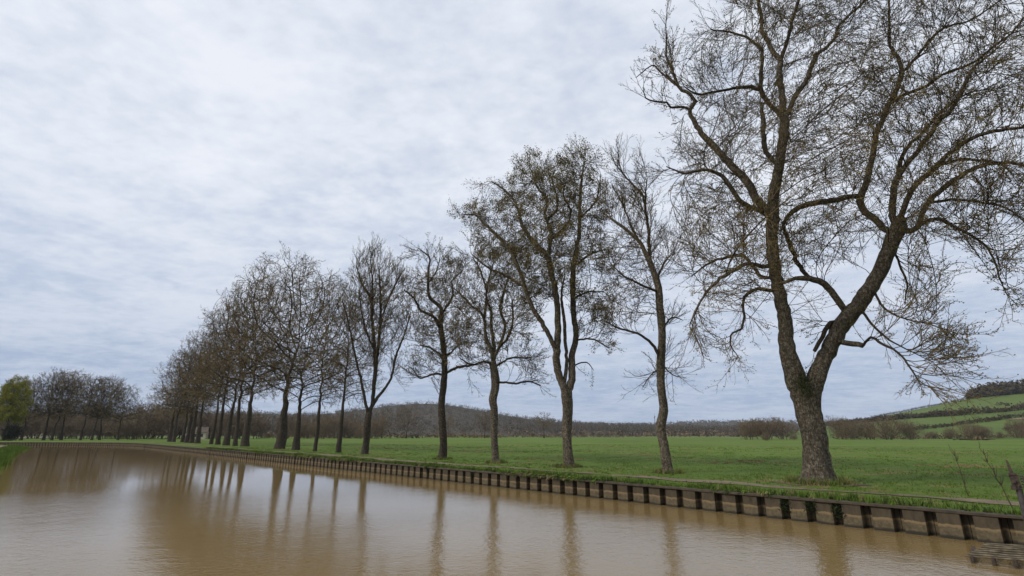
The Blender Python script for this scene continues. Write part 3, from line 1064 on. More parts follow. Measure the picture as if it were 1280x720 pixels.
L.append(dict(d=-1.5, p=[(970, 364, 3.8), (962, 364, 3.5), (947, 361, 3), (935, 367, 2.8), (929, 378, 2.5), (930, 395, 2.2), (927, 411, 2), (915, 416, 1.7), (913, 431, 1.4), (921, 443, .8)]))
L.append(dict(d=2.0, p=[(964, 345, 3.6), (951, 345, 3.2), (931, 322, 2.8), (908, 322, 2.4), (887, 329, 2), (864, 345, 1)]))
L.append(dict(d=1.0, p=[(1113, 292, 7), (1104, 284, 6.6), (1093, 274, 6.5), (1079, 261, 6.2), (1075.5, 245, 6), (1083, 228, 5.6), (1089, 205, 5.5), (1093, 183, 5.4), (1097, 163, 5.1), (1102, 150, 5), (1111, 131, 4.8), (1122, 109, 4.4), (1127, 91, 4), (1123, 73, 3.4), (1113, 58, 3), (1112, 29, 2.4), (1111, 0, 2), (1110, -45, 1)]))
L.append(dict(d=1.5, p=[(1127, 93, 3.2), (1140, 78, 3), (1158, 55, 2.8), (1180, 35, 2.5), (1209, 27, 2.2), (1233, 13, 1.9), (1251, 0, 1.6), (1290, -25, .8)]))
L.append(dict(d=-2, p=[(1111, 133, 3.2), (1131, 118, 3.1), (1160, 107, 3), (1175, 95, 3), (1202, 84, 3), (1222, 75, 2.8), (1242, 58, 2.6), (1264, 42, 2.3), (1280, 22, 2), (1305, 0, 1)]))
L.append(dict(d=-1.2, p=[(1121, 284, 6.5), (1116, 270, 6.2), (1115.5, 248, 5.7), (1122, 221, 5.4), (1144, 192, 4.8), (1162, 168, 4.5), (1175, 150, 4.2), (1189, 138, 4), (1204, 109, 3.5), (1220, 82, 3), (1245, 62, 2), (1275, 30, 1)]))
L.append(dict(d=1.8, p=[(1121, 222, 4.4), (1125, 201, 4), (1135, 183, 3.5), (1151, 168, 3), (1167, 150, 2.8), (1185, 132, 2.3), (1212, 116, 1.9), (1245, 110, 1)]))
L.append(dict(d=-2.2, p=[(1125, 280, 5.5), (1129, 265, 5.2), (1133, 250, 5), (1144, 232, 5), (1171, 208, 5), (1184, 194, 4.7), (1213, 174, 4.4), (1242, 164, 4), (1280, 158, 3.4), (1330, 157, 1.5)]))
L.append(dict(d=1.5, p=[(1174, 206, 3.2), (1198, 199, 3), (1220, 200, 2.7), (1242, 202, 2.4), (1285, 206, 1.8), (1320, 220, 1)]))
L.append(dict(d=2.0, p=[(1126, 286, 6.5), (1138, 289, 6), (1148, 283, 5.6), (1153, 268, 5.2), (1164, 248, 5), (1193, 225, 4.9), (1215, 212, 4.5), (1242, 204, 4), (1280, 207, 3.4), (1335, 222, 1.4)]))
L.append(dict(d=-2, p=[(1149, 281, 4), (1171, 274, 3.6), (1189, 281, 3.1), (1209, 292, 2.8), (1231, 306, 2.4), (1244, 329, 2), (1251, 351, 1.5), (1260, 371, .8)]))
L.append(dict(d=1.2, p=[(1161, 253, 3.2), (1198, 250, 2.9), (1233, 254, 2.5), (1260, 261, 2), (1295, 290, 1)]))
L.append(dict(d=-1.5, p=[(1076, 243, 5), (1060, 246, 5), (1033, 252, 5.2), (1011, 255, 5), (995, 262, 4.6), (984, 273, 3.8), (976, 288, 2)]))
L.append(dict(d=-1.2, p=[(1060, 394, 6.5), (1053, 385, 6), (1042, 369, 6), (1031, 355, 5.8), (1011, 349, 5), (995, 348, 3.6), (980, 354, 2)]))
L.append(dict(d=.6, p=[(1009, 349, 4), (1003, 338, 4), (993, 320, 4), (985, 300, 3.6), (978, 278, 2)]))
L.append(dict(d=-.6, lab='broken dead stub hanging below the right stem', p=[(1050, 398, 4.5), (1040, 403, 4.2), (1029, 420, 4), (1018, 439, 3.2)]))
L.append(dict(d=-.8, lab='thick cut stub on the right stem', p=[(1046, 424, 5.5), (1058, 428, 5), (1067, 430, 5), (1079, 432, 4.6)]))
L.append(dict(d=-2.2, p=[(1077, 430, 2.6), (1089, 422, 2.5), (1104, 431, 2.5), (1122, 440, 2.2), (1135, 455, 2), (1143, 468, 1.5), (1150, 480, 1.0)]))
L.append(dict(d=-1.5, p=[(1072, 384, 2.6), (1093, 408, 2.2), (1111, 424, 1.8), (1140, 440, 1.2), (1165, 452, .7)]))
L.append(dict(d=-1.5, p=[(1090, 362, 2.4), (1105, 385, 2), (1130, 398, 1.6), (1160, 405, 1.2), (1190, 415, .7)]))
L.append(dict(d=.8, p=[(1115, 308, 2.4), (1122, 325, 2.1), (1129, 342, 2), (1134, 355, 1.8), (1131, 380, 1)]))
ELL = [(1010, 150, 190, 190, -1, .22), (1170, 170, 150, 170, 0, .22), (930, 290, 95, 130, -2, .35), (835, 85, 34, 50, -4, .45), (830, 120, 30, 22, -4, .6), (895, 70, 55, 42, -3), (905, 120, 45, 22, -3, .8), (960, 20, 75, 50, -1), (1040, 10, 75, 60, 0), (1015, 100, 40, 45, 1, .8),
       (1070, 60, 45, 50, 1, .9), (1110, 20, 70, 60, 1), (1180, 25, 70, 60, 0, 1.0), (1240, 70, 60, 70, 0, 1.0), (1230, 140, 60, 30, -1, .8), (1000, -60, 130, 70, 0, .8), (1150, -55, 130, 60, 0, .8),
       (1320, 60, 70, 110, 0, .7), (880, 195, 50, 40, -3), (850, 235, 40, 45, -3, 1.2), (895, 260, 55, 55, -3, 1.7), (870, 310, 42, 55, -3, 1.8), (915, 330, 50, 50, -3, 2.0), (875, 385, 32, 45, -3, 1.5),
       (905, 420, 28, 35, -2.5, 1.0), (930, 290, 40, 50, -2, 1.8), (1010, 180, 50, 50, 0), (1040, 215, 45, 35, 0, .9), (1000, 300, 45, 40, -1, 1.1), (1040, 290, 40, 40, 0, .8), (960, 270, 40, 60, -2, .9), (1030, 330, 35, 30, 1, .6),
       (1170, 160, 40, 30, 1, .5), (1190, 225, 50, 30, 0, .9), (1245, 235, 55, 45, 0, .9), (1210, 270, 60, 30, -1, .9), (1250, 310, 45, 45, -2, 1), (1255, 355, 25, 30, -2, .7), (1320, 250, 70, 70, 0, .7),
       (1160, 300, 40, 25, 0, .5), (1140, 370, 40, 45, -1, .9), (1150, 415, 50, 40, -2, 2.2), (1182, 438, 36, 38, -2, 2.2), (1155, 462, 42, 34, -2, 2.4), (1090, 400, 35, 25, -1, .9), (1020, 395, 35, 35, 0, .7), (1060, 330, 30, 35, 0, .6)]


def tan_big(A):
    return np.clip(.28 + .5 * np.clip((15.5 - A[:, 2]) / 7, 0, 1), 0, .75)


Bp = row_pos(1022)
big, B3 = traced_tree('ash_tree', 'huge old bare tree whose thick trunk forks low into two stems', 'tree', (1022, 607), Bp, L, ELL, 5200, 3,
                      tw=dict(tan=tan_big, nA=.78, LA=1.55, pC=.95, bud=.8, bs=.062, up=.02, maxr=.09), trunk_mat=M_bark, flare=(.55, .55), dk=.75, step=.34, di=5.0, tip_r=.014, n_trunk=3, trop=(0, 0, .04))
# moss in the fork, straw-coloured litter round the foot
mb = MB()
hd = np.array([Bp[0], Bp[1], 0]); hd /= np.linalg.norm(hd)
dd_ = ray(1005, 476); tq = ((B3 - CAM) @ hd - 0.62) / (dd_ @ hd); cf = CAM + dd_ * tq
for q in range(900):
    c = cf + rng.normal(0, 1, 3) * np.array([.26, .12, .36]) + np.array([0, 0, -.12])
    d1 = rng.normal(0, .035, 3); d2 = rng.normal(0, .035, 3)
    mb.add([c, c + d1, c + d2], [[0, 1, 2]])
mo = mb.build('moss', M_moss, [c for c in big.children if c.name.startswith('trunk')][0], B3)
mb = MB()
for q in range(420):
    a = rng.uniform(0, 6.28); rr_ = .98 + abs(rng.normal(0, .18))
    c = B3 + np.array([math.cos(a) * rr_, math.sin(a) * rr_, .02])
    tuft(mb, c, 5, .08, .16 + .22 * rng.random() * (rr_ < 1.25), int(rng.random() < .6), wd=.014)
o = mb.build('grass_tuft', [M_blade, M_bladed], None, B3); o.location = B3
tag(o, 'ring of dry and green grass around the foot of the big forked tree', 'grass', kind='stuff')

for xp_, rs_ in ((1022, 1.55), (836, .75), (710, .95), (619, .7), (553, .75), (455.5, .85)):
    b = row_pos(xp_); mb = MB(); n = 40
    th_ = np.arange(n) * 2 * math.pi / n
    rr_ = rs_ * (1 + .22 * np.sin(3 * th_ + xp_) + .14 * np.sin(7 * th_) + rng.normal(0, .07, n))
    vx = np.concatenate([[b[0]], b[0] + rr_ * np.cos(th_)]); vy = np.concatenate([[b[1]], b[1] + rr_ * np.sin(th_)])
    vz = bank_z(vx, vy, np.full(n + 1, 7.0)) + .02
    mb.add(np.stack([vx, vy, vz], 1), [[0, 1 + q, 1 + (q + 1) % n] for q in range(n)])
    tag(mb.build('foot_disc', M_footb), kind='structure')  # uneven brown disc laid just above the turf round each trunk foot


def foot_grass(xpx, label, rad_):
    b = row_pos(xpx); z = float(bank_z(b[0], b[1], np.array(7.0)))
    mb = MB()
    for q in range(130):
        a = rng.uniform(0, 6.28); rr_ = rad_ + abs(rng.normal(0, .16))
        tuft(mb, (b[0] + math.cos(a) * rr_, b[1] + math.sin(a) * rr_, z), 5, .08, .12 + .2 * rng.random(), int(rng.random() < .5), wd=.02)
    o = mb.build('grass_tuft', [M_blade, M_bladed], None, (b[0], b[1], z)); o.location = (b[0], b[1], z)
    tag(o, label, 'grass', kind='stuff')


foot_grass(836, 'grass around the foot of the slim bowed tree', .5)
foot_grass(710, 'grass around the foot of the budding forked tree', .6)
foot_grass(619, 'grass around the foot of the wavy-stemmed tree', .5)
foot_grass(553, 'grass around the foot of the crooked tree', .55)
# ---- slim leaning tree left of it
L = [dict(p=[(837, 600, 8), (836, 594, 7.6), (833, 580, 6.5), (830, 555, 6), (826, 533, 6.6), (829, 513, 6), (827, 487, 5.6), (826, 453, 5.8), (827, 430, 4.7), (827, 407, 4.5), (825, 382, 4.4), (823, 360, 4.3), (818, 343, 4.1), (812, 327, 3.7), (805, 313, 3), (800, 303, 2.7), (783, 287, 2.2), (763, 273, 1.5), (750, 263, .8)]),
     dict(d=1, p=[(812, 327, 2.8), (811, 293, 2.5), (808, 267, 2.2), (803, 243, 1.8), (790, 230, 1.5), (777, 213, 1.1), (772, 190, .6)]),
     dict(d=-1, p=[(807, 262, 1.6), (807, 240, 1.3), (809, 222, .7)]),
     dict(d=-1.5, p=[(823, 366, 2.2), (803, 357, 1.9), (783, 347, 1.5), (765, 332, .8)]),
     dict(d=1.5, p=[(821, 352, 1.9), (830, 330, 1.5), (843, 313, .8)]),
     dict(d=-1.2, p=[(825, 452, 3), (815, 430, 2.5), (797, 417, 2), (773, 410, 1.5), (758, 402, .8)]),
     dict(d=1.0, p=[(827, 410, 1.7), (840, 397, 1.3), (853, 400, .7)]),
     dict(d=-1, p=[(827, 455, 1.2), (840, 468, 1), (857, 472, .5)]),
     dict(d=1, p=[(825, 458, 1.2), (813, 470, .9), (803, 484, .5)]),
     dict(d=2, p=[(800, 303, 2), (790, 285, 1.6), (778, 255, 1.2), (765, 232, .7)])]
ELL = [(795, 320, 50, 115, 0, .35), (777, 215, 22, 36, 0, .8), (762, 258, 24, 34), (790, 265, 32, 40), (812, 300, 30, 40, 0, .8), (770, 325, 32, 34), (772, 385, 34, 30), (800, 380, 24, 40, 0, .7), (838, 400, 22, 28, 0, .8), (828, 460, 30, 28, 0, .6), (838, 320, 22, 34, 0, .7), (800, 205, 16, 28, 0, .3)]
traced_tree('slender_tree', 'slim bare tree with one gently bowed trunk, next to the big forked tree', 'tree', (836, 600), row_pos(836), L, ELL, 1200, 5, dk=.7, step=.34, tip_r=.014,
            tw=dict(nA=.55, LA=1.5, tan=.15, up=.07), trunk_mat=M_bark, flare=(.35, .4), n_trunk=1, di=5)

# ---- budding forked tree
L = [dict(p=[(712, 590, 8.2), (711, 583, 7.6), (710, 567, 6.8), (709, 540, 6.4), (709, 513, 6.4), (708, 496, 6.8), (708, 487, 6)]),
     dict(d=-1, p=[(707, 492, 5.5), (703, 479, 5), (698, 467, 5), (695, 447, 4.9), (697, 430, 4.6), (697, 413, 4.5), (697, 390, 4.4), (694, 362, 4.2), (688, 336, 4), (684, 320, 3.7), (669, 304, 3), (653, 282, 2.5), (646, 256, 2), (630, 237, 1.5), (614, 227, .8)]),
     dict(d=1, p=[(710, 492, 5.5), (715, 475, 5), (715, 447, 4.6), (720, 420, 4.2), (717, 390, 4), (716.5, 349, 3.5), (720, 314, 3), (724.5, 288, 2.8), (724.5, 266, 2.4), (726, 234, 2), (728, 218, 1.3), (730, 202, .7)]),
     dict(d=-2, p=[(696, 442, 4.2), (688, 423, 4), (677, 403, 3.8), (668, 389, 3.5), (661, 374, 3.2), (646, 330, 3), (633.5, 307, 2.7), (614, 288, 2.2), (595, 269, 1.5), (580, 268, .8)]),
     dict(d=1.5, p=[(656, 358, 2.2), (640, 349, 2), (608, 333, 1.5), (590, 318, .8)]),
     dict(d=1, p=[(685, 320, 3.1), (688, 304, 3), (688, 285, 2.7), (681, 269, 2.4), (684, 250, 2), (672, 234, 1.6), (667, 222, .8)]),
     dict(d=-2, p=[(688, 300, 2.2), (707, 282, 2), (713, 263, 1.7), (704, 243, 1.5), (708, 226, .8)]),
     dict(d=2, p=[(684, 275, 1.8), (697, 256, 1.6), (688, 216, .8)]),
     dict(d=2, p=[(720, 332, 2), (739, 317, 1.8), (758, 312, .9)]),
     dict(d=-2, p=[(725, 273, 1.7), (745, 250, 1.3), (751, 218, .7)]),
     dict(d=.5, p=[(708, 482, 3.2), (708, 457, 3), (707, 430, 2.8), (705, 400, 2.5), (702, 370, 2), (706, 345, 1)]),
     dict(d=-2, p=[(719, 425, 1.7), (740, 424, 1.4), (762, 435, .7)]),
     dict(d=1, p=[(716, 455, 1.2), (733, 453, 1), (742, 463, .5)]),
     dict(d=-1, p=[(717, 375, 1.9), (735, 365, 1.6), (755, 365, .8)])]
ELL = [(680, 290, 85, 100, 0, .35), (640, 243, 32, 30), (605, 265, 26, 26), (595, 290, 22, 22), (668, 215, 34, 28), (722, 205, 40, 24), (700, 255, 45, 45), (738, 255, 32, 45), (735, 330, 36, 40), (740, 385, 38, 34), (700, 340, 40, 45, 0, .8), (645, 310, 42, 36, 0, .8), (665, 380, 28, 30, 0, .3), (752, 425, 24, 18, 0, .6), (580, 275, 12, 16), (725, 420, 22, 20, 0, .5)]
traced_tree('budding_tree', 'tall round-crowned tree in brown-green bud with a fork halfway up its trunk', 'tree', (711, 589), row_pos(710), L, ELL, 2400, 8, dk=.68, step=.34, tip_r=.014,
            tw=dict(nA=.8, LA=1.2, tan=.3, bud=.9, bs=.09, nb=2, up=.05), trunk_mat=M_bark, flare=(.40, .45), n_trunk=3, crown_mats=[M_limb, M_twig, M_twigt, M_leaf])

# ---- twisting tree
L = [dict(p=[(620, 584, 5.8), (619.5, 578, 5.3), (619, 565, 4.7), (617.5, 540, 4.4), (618, 515, 4.4), (616, 500, 4.7), (619, 485, 5), (619, 470, 5.2), (616, 452, 4.4)]),
     dict(d=-.8, p=[(617, 455, 3.4), (615, 442, 3.2), (607.5, 420, 2.8), (604, 395, 2.5), (592.5, 385, 2), (575, 367, 1.5), (566, 359, .8)]),
     dict(d=1, p=[(604, 397, 2.3), (607.5, 380, 2), (607.5, 362, 1.8), (600, 337, 1.4), (592, 323, .8)]),
     dict(d=1, p=[(616, 450, 3.2), (617.5, 430, 2.9), (614, 410, 2.5), (614, 390, 2.2), (608, 372, 1.8), (612, 345, 1.3), (618, 325, .7)]),
     dict(d=-1, p=[(618, 452, 3), (622.5, 437, 2.7), (631, 410, 2.3), (625, 385, 2), (630, 365, 1.7), (636, 342, .9)]),
     dict(d=1.5, p=[(621, 440, 2.4), (627, 431, 2.2), (636, 420, 2), (641, 400, 1.7), (640, 375, .9)]),
     dict(d=-1, p=[(620, 478, 2), (632, 478, 1.9), (645, 479, 1.7), (662, 477, 1.3), (676, 482, .7)]),
     dict(d=-1, p=[(615, 456, 2.1), (604, 452, 1.9), (590, 456, 1.6), (575, 448, .9)]),
     dict(d=1, p=[(621, 460, 1.7), (640, 447, 1.4), (660, 448, .8)])]
ELL = [(615, 395, 60, 85, 0, .4), (605, 318, 28, 28), (582, 332, 22, 26), (632, 345, 24, 30), (588, 375, 30, 30, 0, .7), (640, 400, 28, 34, 0, .7), (652, 450, 32, 22, 0, .9), (585, 435, 32, 28, 0, .8), (612, 375, 26, 36, 0, .7), (660, 475, 24, 14, 0, .7), (590, 470, 22, 14, 0, .4)]
traced_tree('twisting_tree', 'bare tree with several wavy stems above a swollen trunk top, beside the tall budding tree', 'tree', (619, 583), row_pos(619), L, ELL, 1250, 12, dk=.7, step=.36, tip_r=.015,
            tw=dict(nA=.60, LA=1.5, tan=.2, bud=.7, bs=.09, up=.05, rB=.0095, rC=.007), trunk_mat=M_bark, flare=(.38, .42), di=5, crown_mats=[M_limb, M_twig, M_twigt, M_leaf])

# ---- crooked tree with low side limbs
L = [dict(p=[(552, 580, 6), (552.5, 574, 5.4), (554, 557, 4.5), (553, 527, 4.3), (552, 502, 4.2), (554.5, 482, 4.5), (555.5, 462, 4.2), (555, 440, 3.9), (553, 425, 3.6), (551, 410, 3.2), (551, 400, 2.8), (551, 385, 2.3), (537.5, 372, 2), (535, 357, 1.7), (536, 335, 1.3), (537, 322, 1.1), (525, 312, .7)]),
     dict(d=-1, p=[(551, 412, 2.6), (542.5, 397, 2.4), (525, 387, 2), (519, 375, 1.7), (505, 362, .9)]),
     dict(d=1.2, p=[(551, 395, 2.3), (555, 388, 2.1), (562.5, 377, 1.8), (566, 365, 1.5), (565, 352, 1.2), (576, 340, .8)]),
     dict(d=-1, p=[(556, 470, 2.4), (562, 464, 2.2), (572, 459, 2), (588, 457, 1.7), (602, 454, .9)]),
     dict(d=1, p=[(554, 470, 2), (545, 467, 1.9), (537, 469, 1.7), (525, 473, 1.2), (518, 465, .7)]),
     dict(d=1, p=[(554, 452, 1.9), (547, 440, 1.8), (536, 434, 1.4), (525, 431, .8)]),
     dict(d=-1, p=[(556, 448, 1.7), (566, 438, 1.4), (576, 430, .8)]),
     dict(d=.8, p=[(537, 355, 1.3), (545, 340, 1), (550, 322, .6)])]
ELL = [(548, 395, 48, 80, 0, .4), (533, 322, 24, 18), (565, 342, 24, 24), (525, 362, 24, 26), (552, 365, 26, 26), (530, 415, 26, 30, 0, .7), (578, 420, 22, 28, 0, .7), (522, 462, 22, 22, 0, .8), (585, 460, 22, 14, 0, .6), (540, 490, 14, 12, 0, .5), (535, 390, 24, 22, 0, .7)]
traced_tree('crooked_tree', 'crooked bare tree with two thin limbs reaching out low on its dark trunk', 'tree', (552, 579), row_pos(553), L, ELL, 1200, 15, dk=.72, step=.36, tip_r=.015,
            tw=dict(nA=.60, LA=1.6, tan=.2, bud=.7, bs=.10, up=.04, rB=.0105, rC=.008), trunk_mat=M_bark2, flare=(.40, .45), di=5)

# ---- vase-shaped tree
L = [dict(p=[(455.5, 572, 5.4), (456, 566, 5), (458, 548, 4.3), (459.5, 530, 4.3), (462, 515, 4)]),
     dict(d=-1, p=[(461, 522, 2.6), (457, 505, 2.4), (452, 479, 2.1), (447, 457, 1.9), (442, 435, 1.7), (436, 405, 1.4), (428, 375, .8)]),
     dict(d=.3, p=[(462, 516, 3.7), (465.5, 503, 3.4), (469, 463, 3.2), (468, 432, 3), (465.5, 401, 2.6), (464, 374, 2.2), (454, 358, 1.6), (445, 332, .8)]),
     dict(d=1, p=[(466, 390, 2), (465.5, 355, 1.5), (463, 324, .7)]),
     dict(d=1, p=[(469, 470, 2.8), (473, 432, 2.5), (475.5, 397, 2.2), (475.5, 365, 1.6), (474, 336, .8)]),
     dict(d=-1.5, p=[(465, 508, 2.8), (472, 497, 2.6), (480, 487, 2.4), (489, 472, 2), (495.5, 443, 1.6), (505, 420, 1.3), (513, 393, .8)]),
     dict(d=2, p=[(473, 430, 1.9), (478, 395, 1.6), (495, 354, 1.2), (506, 335, .6)]),
     dict(d=-2, p=[(467, 440, 1.7), (455, 405, 1.4), (449, 370, .8)])]
ELL = [(470, 385, 46, 75, 0, .3), (450, 330, 14, 24), (467, 322, 18, 24), (486, 340, 18, 28), (503, 365, 16, 30), (470, 375, 32, 40), (497, 420, 22, 34), (442, 405, 18, 40), (490, 465, 22, 20, 0, .8), (465, 440, 30, 34, 0, .7), (437, 450, 16, 26, 0, .7)]
traced_tree('vase_tree', 'bare tree with upswept stems in a vase shape, left of the crooked tree', 'tree', (455.5, 571), row_pos(455.5), L, ELL, 1400, 18, dk=.75, step=.4, tip_r=.016,
            tw=dict(nA=.42, LA=1.9, tan=.3, bud=.5, bs=.10, up=.14, ang=.5, rA=.017, rB=.012, rC=.009), trunk_mat=M_bark2, flare=(.40, .45), trop=(0, 0, .35), di=5)


# ---- generic bare trees (local space, metres), copied along the row
def grown_tree(name, seed, H, crown, trunk_h, trunk_r, natt, tw, step=.46, dk=1.05, tip_r=.030, mats=None, lean=0.0, bark=None, di=7.0, trop=(0, 0, .22), flare=(.16, .3), lead=.62, jit=.17, expo=2.05):
    r = np.random.default_rng(seed)
    root = empty(name, (0, 0, 0))
    k = max(6, int(trunk_h / .5))
    zs = np.linspace(-.25, trunk_h, k)
    wob_x = np.cumsum(r.normal(0, .035 * trunk_h / 6, k)) + lean * zs / 10; wob_y = np.cumsum(r.normal(0, .035 * trunk_h / 6, k))
    P = np.stack([wob_x - wob_x[0], wob_y - wob_y[0], zs], 1)
    R = trunk_r * (1 - .45 * (zs / trunk_h).clip(0) ** .8)
    if lead:
        zl = np.arange(trunk_h + .6, H * lead, .6)
        lx_ = P[-1, 0] + np.cumsum(r.normal(lean * .03, .10, len(zl))); ly_ = P[-1, 1] + np.cumsum(r.normal(0, .10, len(zl)))
        tl = (zl - trunk_h) / (H * lead - trunk_h)
        P = np.vstack([P, np.stack([lx_, ly_, zl], 1)]); R = np.concatenate([R, trunk_r * (.55 - .42 * tl ** .8)])
    # keep climbing as a leader into the crown
    par = np.maximum(np.arange(k) - 1, 0)
    u = []
    for (cx, cy, cz, rx, ry, rz, w) in crown:
        c = int(natt * w)
        q = r.normal(0, 1, (c, 3)); q /= np.linalg.norm(q, axis=1)[:, None]; q *= r.uniform(0, 1, c)[:, None] ** (1 / 2.7)
        u.append(q * np.array([rx, ry, rz]) + np.array([cx, cy, cz]))
    A = np.concatenate(u)
    start = k - max(2, int(1.2 / .5))
    n0 = len(P) - start
    N2, P2 = colonize(P[start:], np.maximum(np.arange(n0) - 1, 0), A, di, dk, step, 150, np.array(trop), jit * .6, r, .9)
    t2 = dict(SPR if 'nA' in tw else TW); t2.update(tw)
    r0 = R[start:]
    mbc = crown_mesh(N2, P2, n0, r0, tip_r, expo, t2, r)
    mbt = MB()
    sweep(mbt, P, R, 12, 0, .08, flare, seed)
    mbt.build('trunk', bark or M_bark2, root)
    mbc.build('crown', mats or [M_limb, M_twig, M_brown, M_brownl], root)
    print(name, len(N2), mbc.n)
    return root


GT = dict(maxr=.10, nA=.27, LA=2.0, rA=.026, rB=.018, rC=.014, up=.03, ang=.75, pB=1.0, pC=.6, tan=.65, bud=.5, bs=.13, nb=1, tipA=1)
H0 = 28.0
V = []
V.append(grown_tree('canal_tree', 21, H0, [(0, 0, 19, 5.0, 5.0, 9.0, .55), (2.8, 0, 11, 4.2, 4.5, 4.6, .22), (-3, 1, 13, 4, 4, 4, .2)], 5.6, .50, 720, GT))
V.append(grown_tree('canal_tree', 22, H0, [(.3, 0, 20.5, 6.2, 6.2, 7.6, .6), (-4, .5, 12, 4.8, 5.6, 5.2, .3), (4, 0, 12, 5, 5, 4.5, .3)], 5.0, .66, 880, GT, lean=.12, lead=.5))
V.append(grown_tree('canal_tree', 23, H0, [(0, 0, 20.5, 4.2, 4.2, 7.6, .6), (-2.6, .3, 12, 3.6, 4, 4.6, .25), (2.4, 1, 14, 3.2, 3.6, 4, .2)], 6.6, .44, 620, GT, lean=-.1))
V.append(grown_tree('canal_tree', 24, H0, [(2, 0, 19, 6.2, 6.2, 8.8, .6), (-3.5, 0, 14, 5.2, 5.4, 6, .4), (3.5, 0, 10, 4.5, 5, 3.6, .2)], 4.6, .64, 820, GT, lean=.2, lead=.45))
GW = dict(GT, nA=.36, LA=2.1, rA=.036, rB=.026, rC=.02, maxr=.14, up=.05, tan=.65)
V.append(grown_tree('canal_tree', 25, H0, [(1.0, 0, 18, 7.0, 7.0, 9.0, .7), (4, 0, 12, 4.6, 5, 4.0, .2), (-4, 0, 13, 4.5, 5, 4.6, .2)], 4.6, .60, 900, GW, lean=.7, lead=.5, tip_r=.04))
V.append(grown_tree('canal_tree', 26, H0, [(0, 1, 18.5, 6.2, 6.6, 8.8, .7), (-3.6, 0, 12, 4.4, 5, 4.2, .25), (3.4, 2, 13, 4, 5, 4, .2)], 4.2, .56, 850, GW, lean=-.4, lead=.52, tip_r=.04))
ROW = [(421, 338, 0, 'slim bare tree just left of the vase-shaped tree on the bank'),
       (391, 341, 2, 'bare tree second to the left of the vase-shaped tree on the bank'),
       (366, 345, 3, 'bare tree between the tallest far tree and the slimmer trees near the vase-shaped tree'),
       (346, 321, 1, 'tallest bare tree of the far half of the row, with a broad dark trunk'),
       (302, 335, 1, 'bare tree with a stout trunk, first after the gap left of the tallest far tree'),
       (289, 347, 2, 'bare tree second left of the gap beside the tallest far tree'),
       (278, 360, 3, 'bare tree third left of the gap beside the tallest far tree'),
       (267, 368, 0, 'bare tree fourth left of the gap beside the tallest far tree'),
       (258, 380, 2, 'bare tree fifth left of the gap beside the tallest far tree'),
       (241, 398, 3, 'bare brown tree in the far row just right of the cream farmhouse wall'),
       (233, 415, 0, 'bare brown tree in the far row in front of the cream farmhouse'),
       (227, 425, 1, 'bare brown tree in the far row just left of the cream farmhouse'),
       (221, 436, 2, 'bare brown tree third from the canal bend in the far row'),
       (210, 437, 0, 'bare brown tree second from the canal bend in the far row'),
       (205, 443, 3, 'last bare brown tree of the bank row where the canal bends')]
used = set()


def place_tree(vi, x, y, z, h, rz, label, group, sx=1.0):
    src = V[vi]
    if vi in used:
        o = copy_tree(src)
    else:
        o = src; used.add(vi)
    o.location = (x, y, z)
    k = h / H0
    o.scale = (k * sx, k * sx, k)
    o.rotation_euler = (rng.normal(0, .012), rng.normal(0, .012), rz)
    tag(o, label, 'tree', group)
    return o


for i, (x, top, vi, lab) in enumerate(ROW):
    B = row_pos(x)
    u = x + (640 - x) * 0.085
    dh, te = elev(u, top)
    dist_h = math.hypot(*B)
    z = float(bank_z(B[0], B[1], np.array(7.0)))
    h = CAM[2] + te * dist_h - z
    place_tree(vi, B[0], B[1], z, h, rng.uniform(0, 6.28), lab, 'bare trees in the row along the canal bank', sx=1.12 if x == 346 else rng.uniform(1.1, 1.35) if x < 235 else rng.uniform(.76, 1.0))

# trees across the far bank beyond the bend
FARROW = [(6, 472, 4), (27, 468, 5), (55, 457, 4), (65, 464, 5), (77, 459, 4), (101, 466, 5), (115, 468, 4), (125, 467, 5), (148, 478, 4)]
FL = ['bare tree poking up behind the bright green tree at the left edge', 'leaning bare tree right beside the bright green tree beyond the canal bend',
      'tallest bare tree of the clump beyond the bend, second from the green tree', 'bare tree third from the green tree in the clump beyond the bend',
      'bare tree fourth from the green tree in the clump beyond the bend', 'bare tree in the middle of the clump beyond the bend, fifth from the green tree',
      'bare tree sixth from the green tree in the clump beyond the bend', 'bare tree second from the right end of the clump beyond the bend',
      'bare tree at the right end of the clump beyond the bend']
for (x, top, vi), lab in zip(FARROW, FL):
    Y = 192 + rng.uniform(-4, 6)
    q = ray(x, 547); X = q[0] / q[1] * Y
    dh, te = elev(x + 12, top)
    h = CAM[2] + te * math.hypot(X, Y) - BANK_Z
    place_tree(vi, X, Y, BANK_Z, h, rng.uniform(0, 6.28), lab, 'bare trees beyond the canal bend', sx=1.0)

# green tree in new leaf at the left edge
gt = grown_tree('green_tree', 31, 24, [(0, 0, 14, 4.2, 4.2, 8.2, .7), (1.5, 0, 9, 3.4, 3.4, 3.4, .25), (-2, 0, 17, 2.6, 2.6, 3, .15)], 4.0, .45, 420, dict(maxr=.12, nA=.9, LA=1.6, rA=.02, rB=.015, rC=.012, up=.0, tan=.3, bud=1.0, bs=.30, nb=4),
                step=.55, dk=1.2, mats=[M_limb, M_twig, M_brown, M_green])
Y = 178.0; q = ray(4, 548); gt.location = (q[0] / q[1] * Y, Y, BANK_Z)
gt.scale = (.95, .95, .93)
tag(gt, 'bright yellow-green leafy tree at the left edge beyond the water', 'tree')


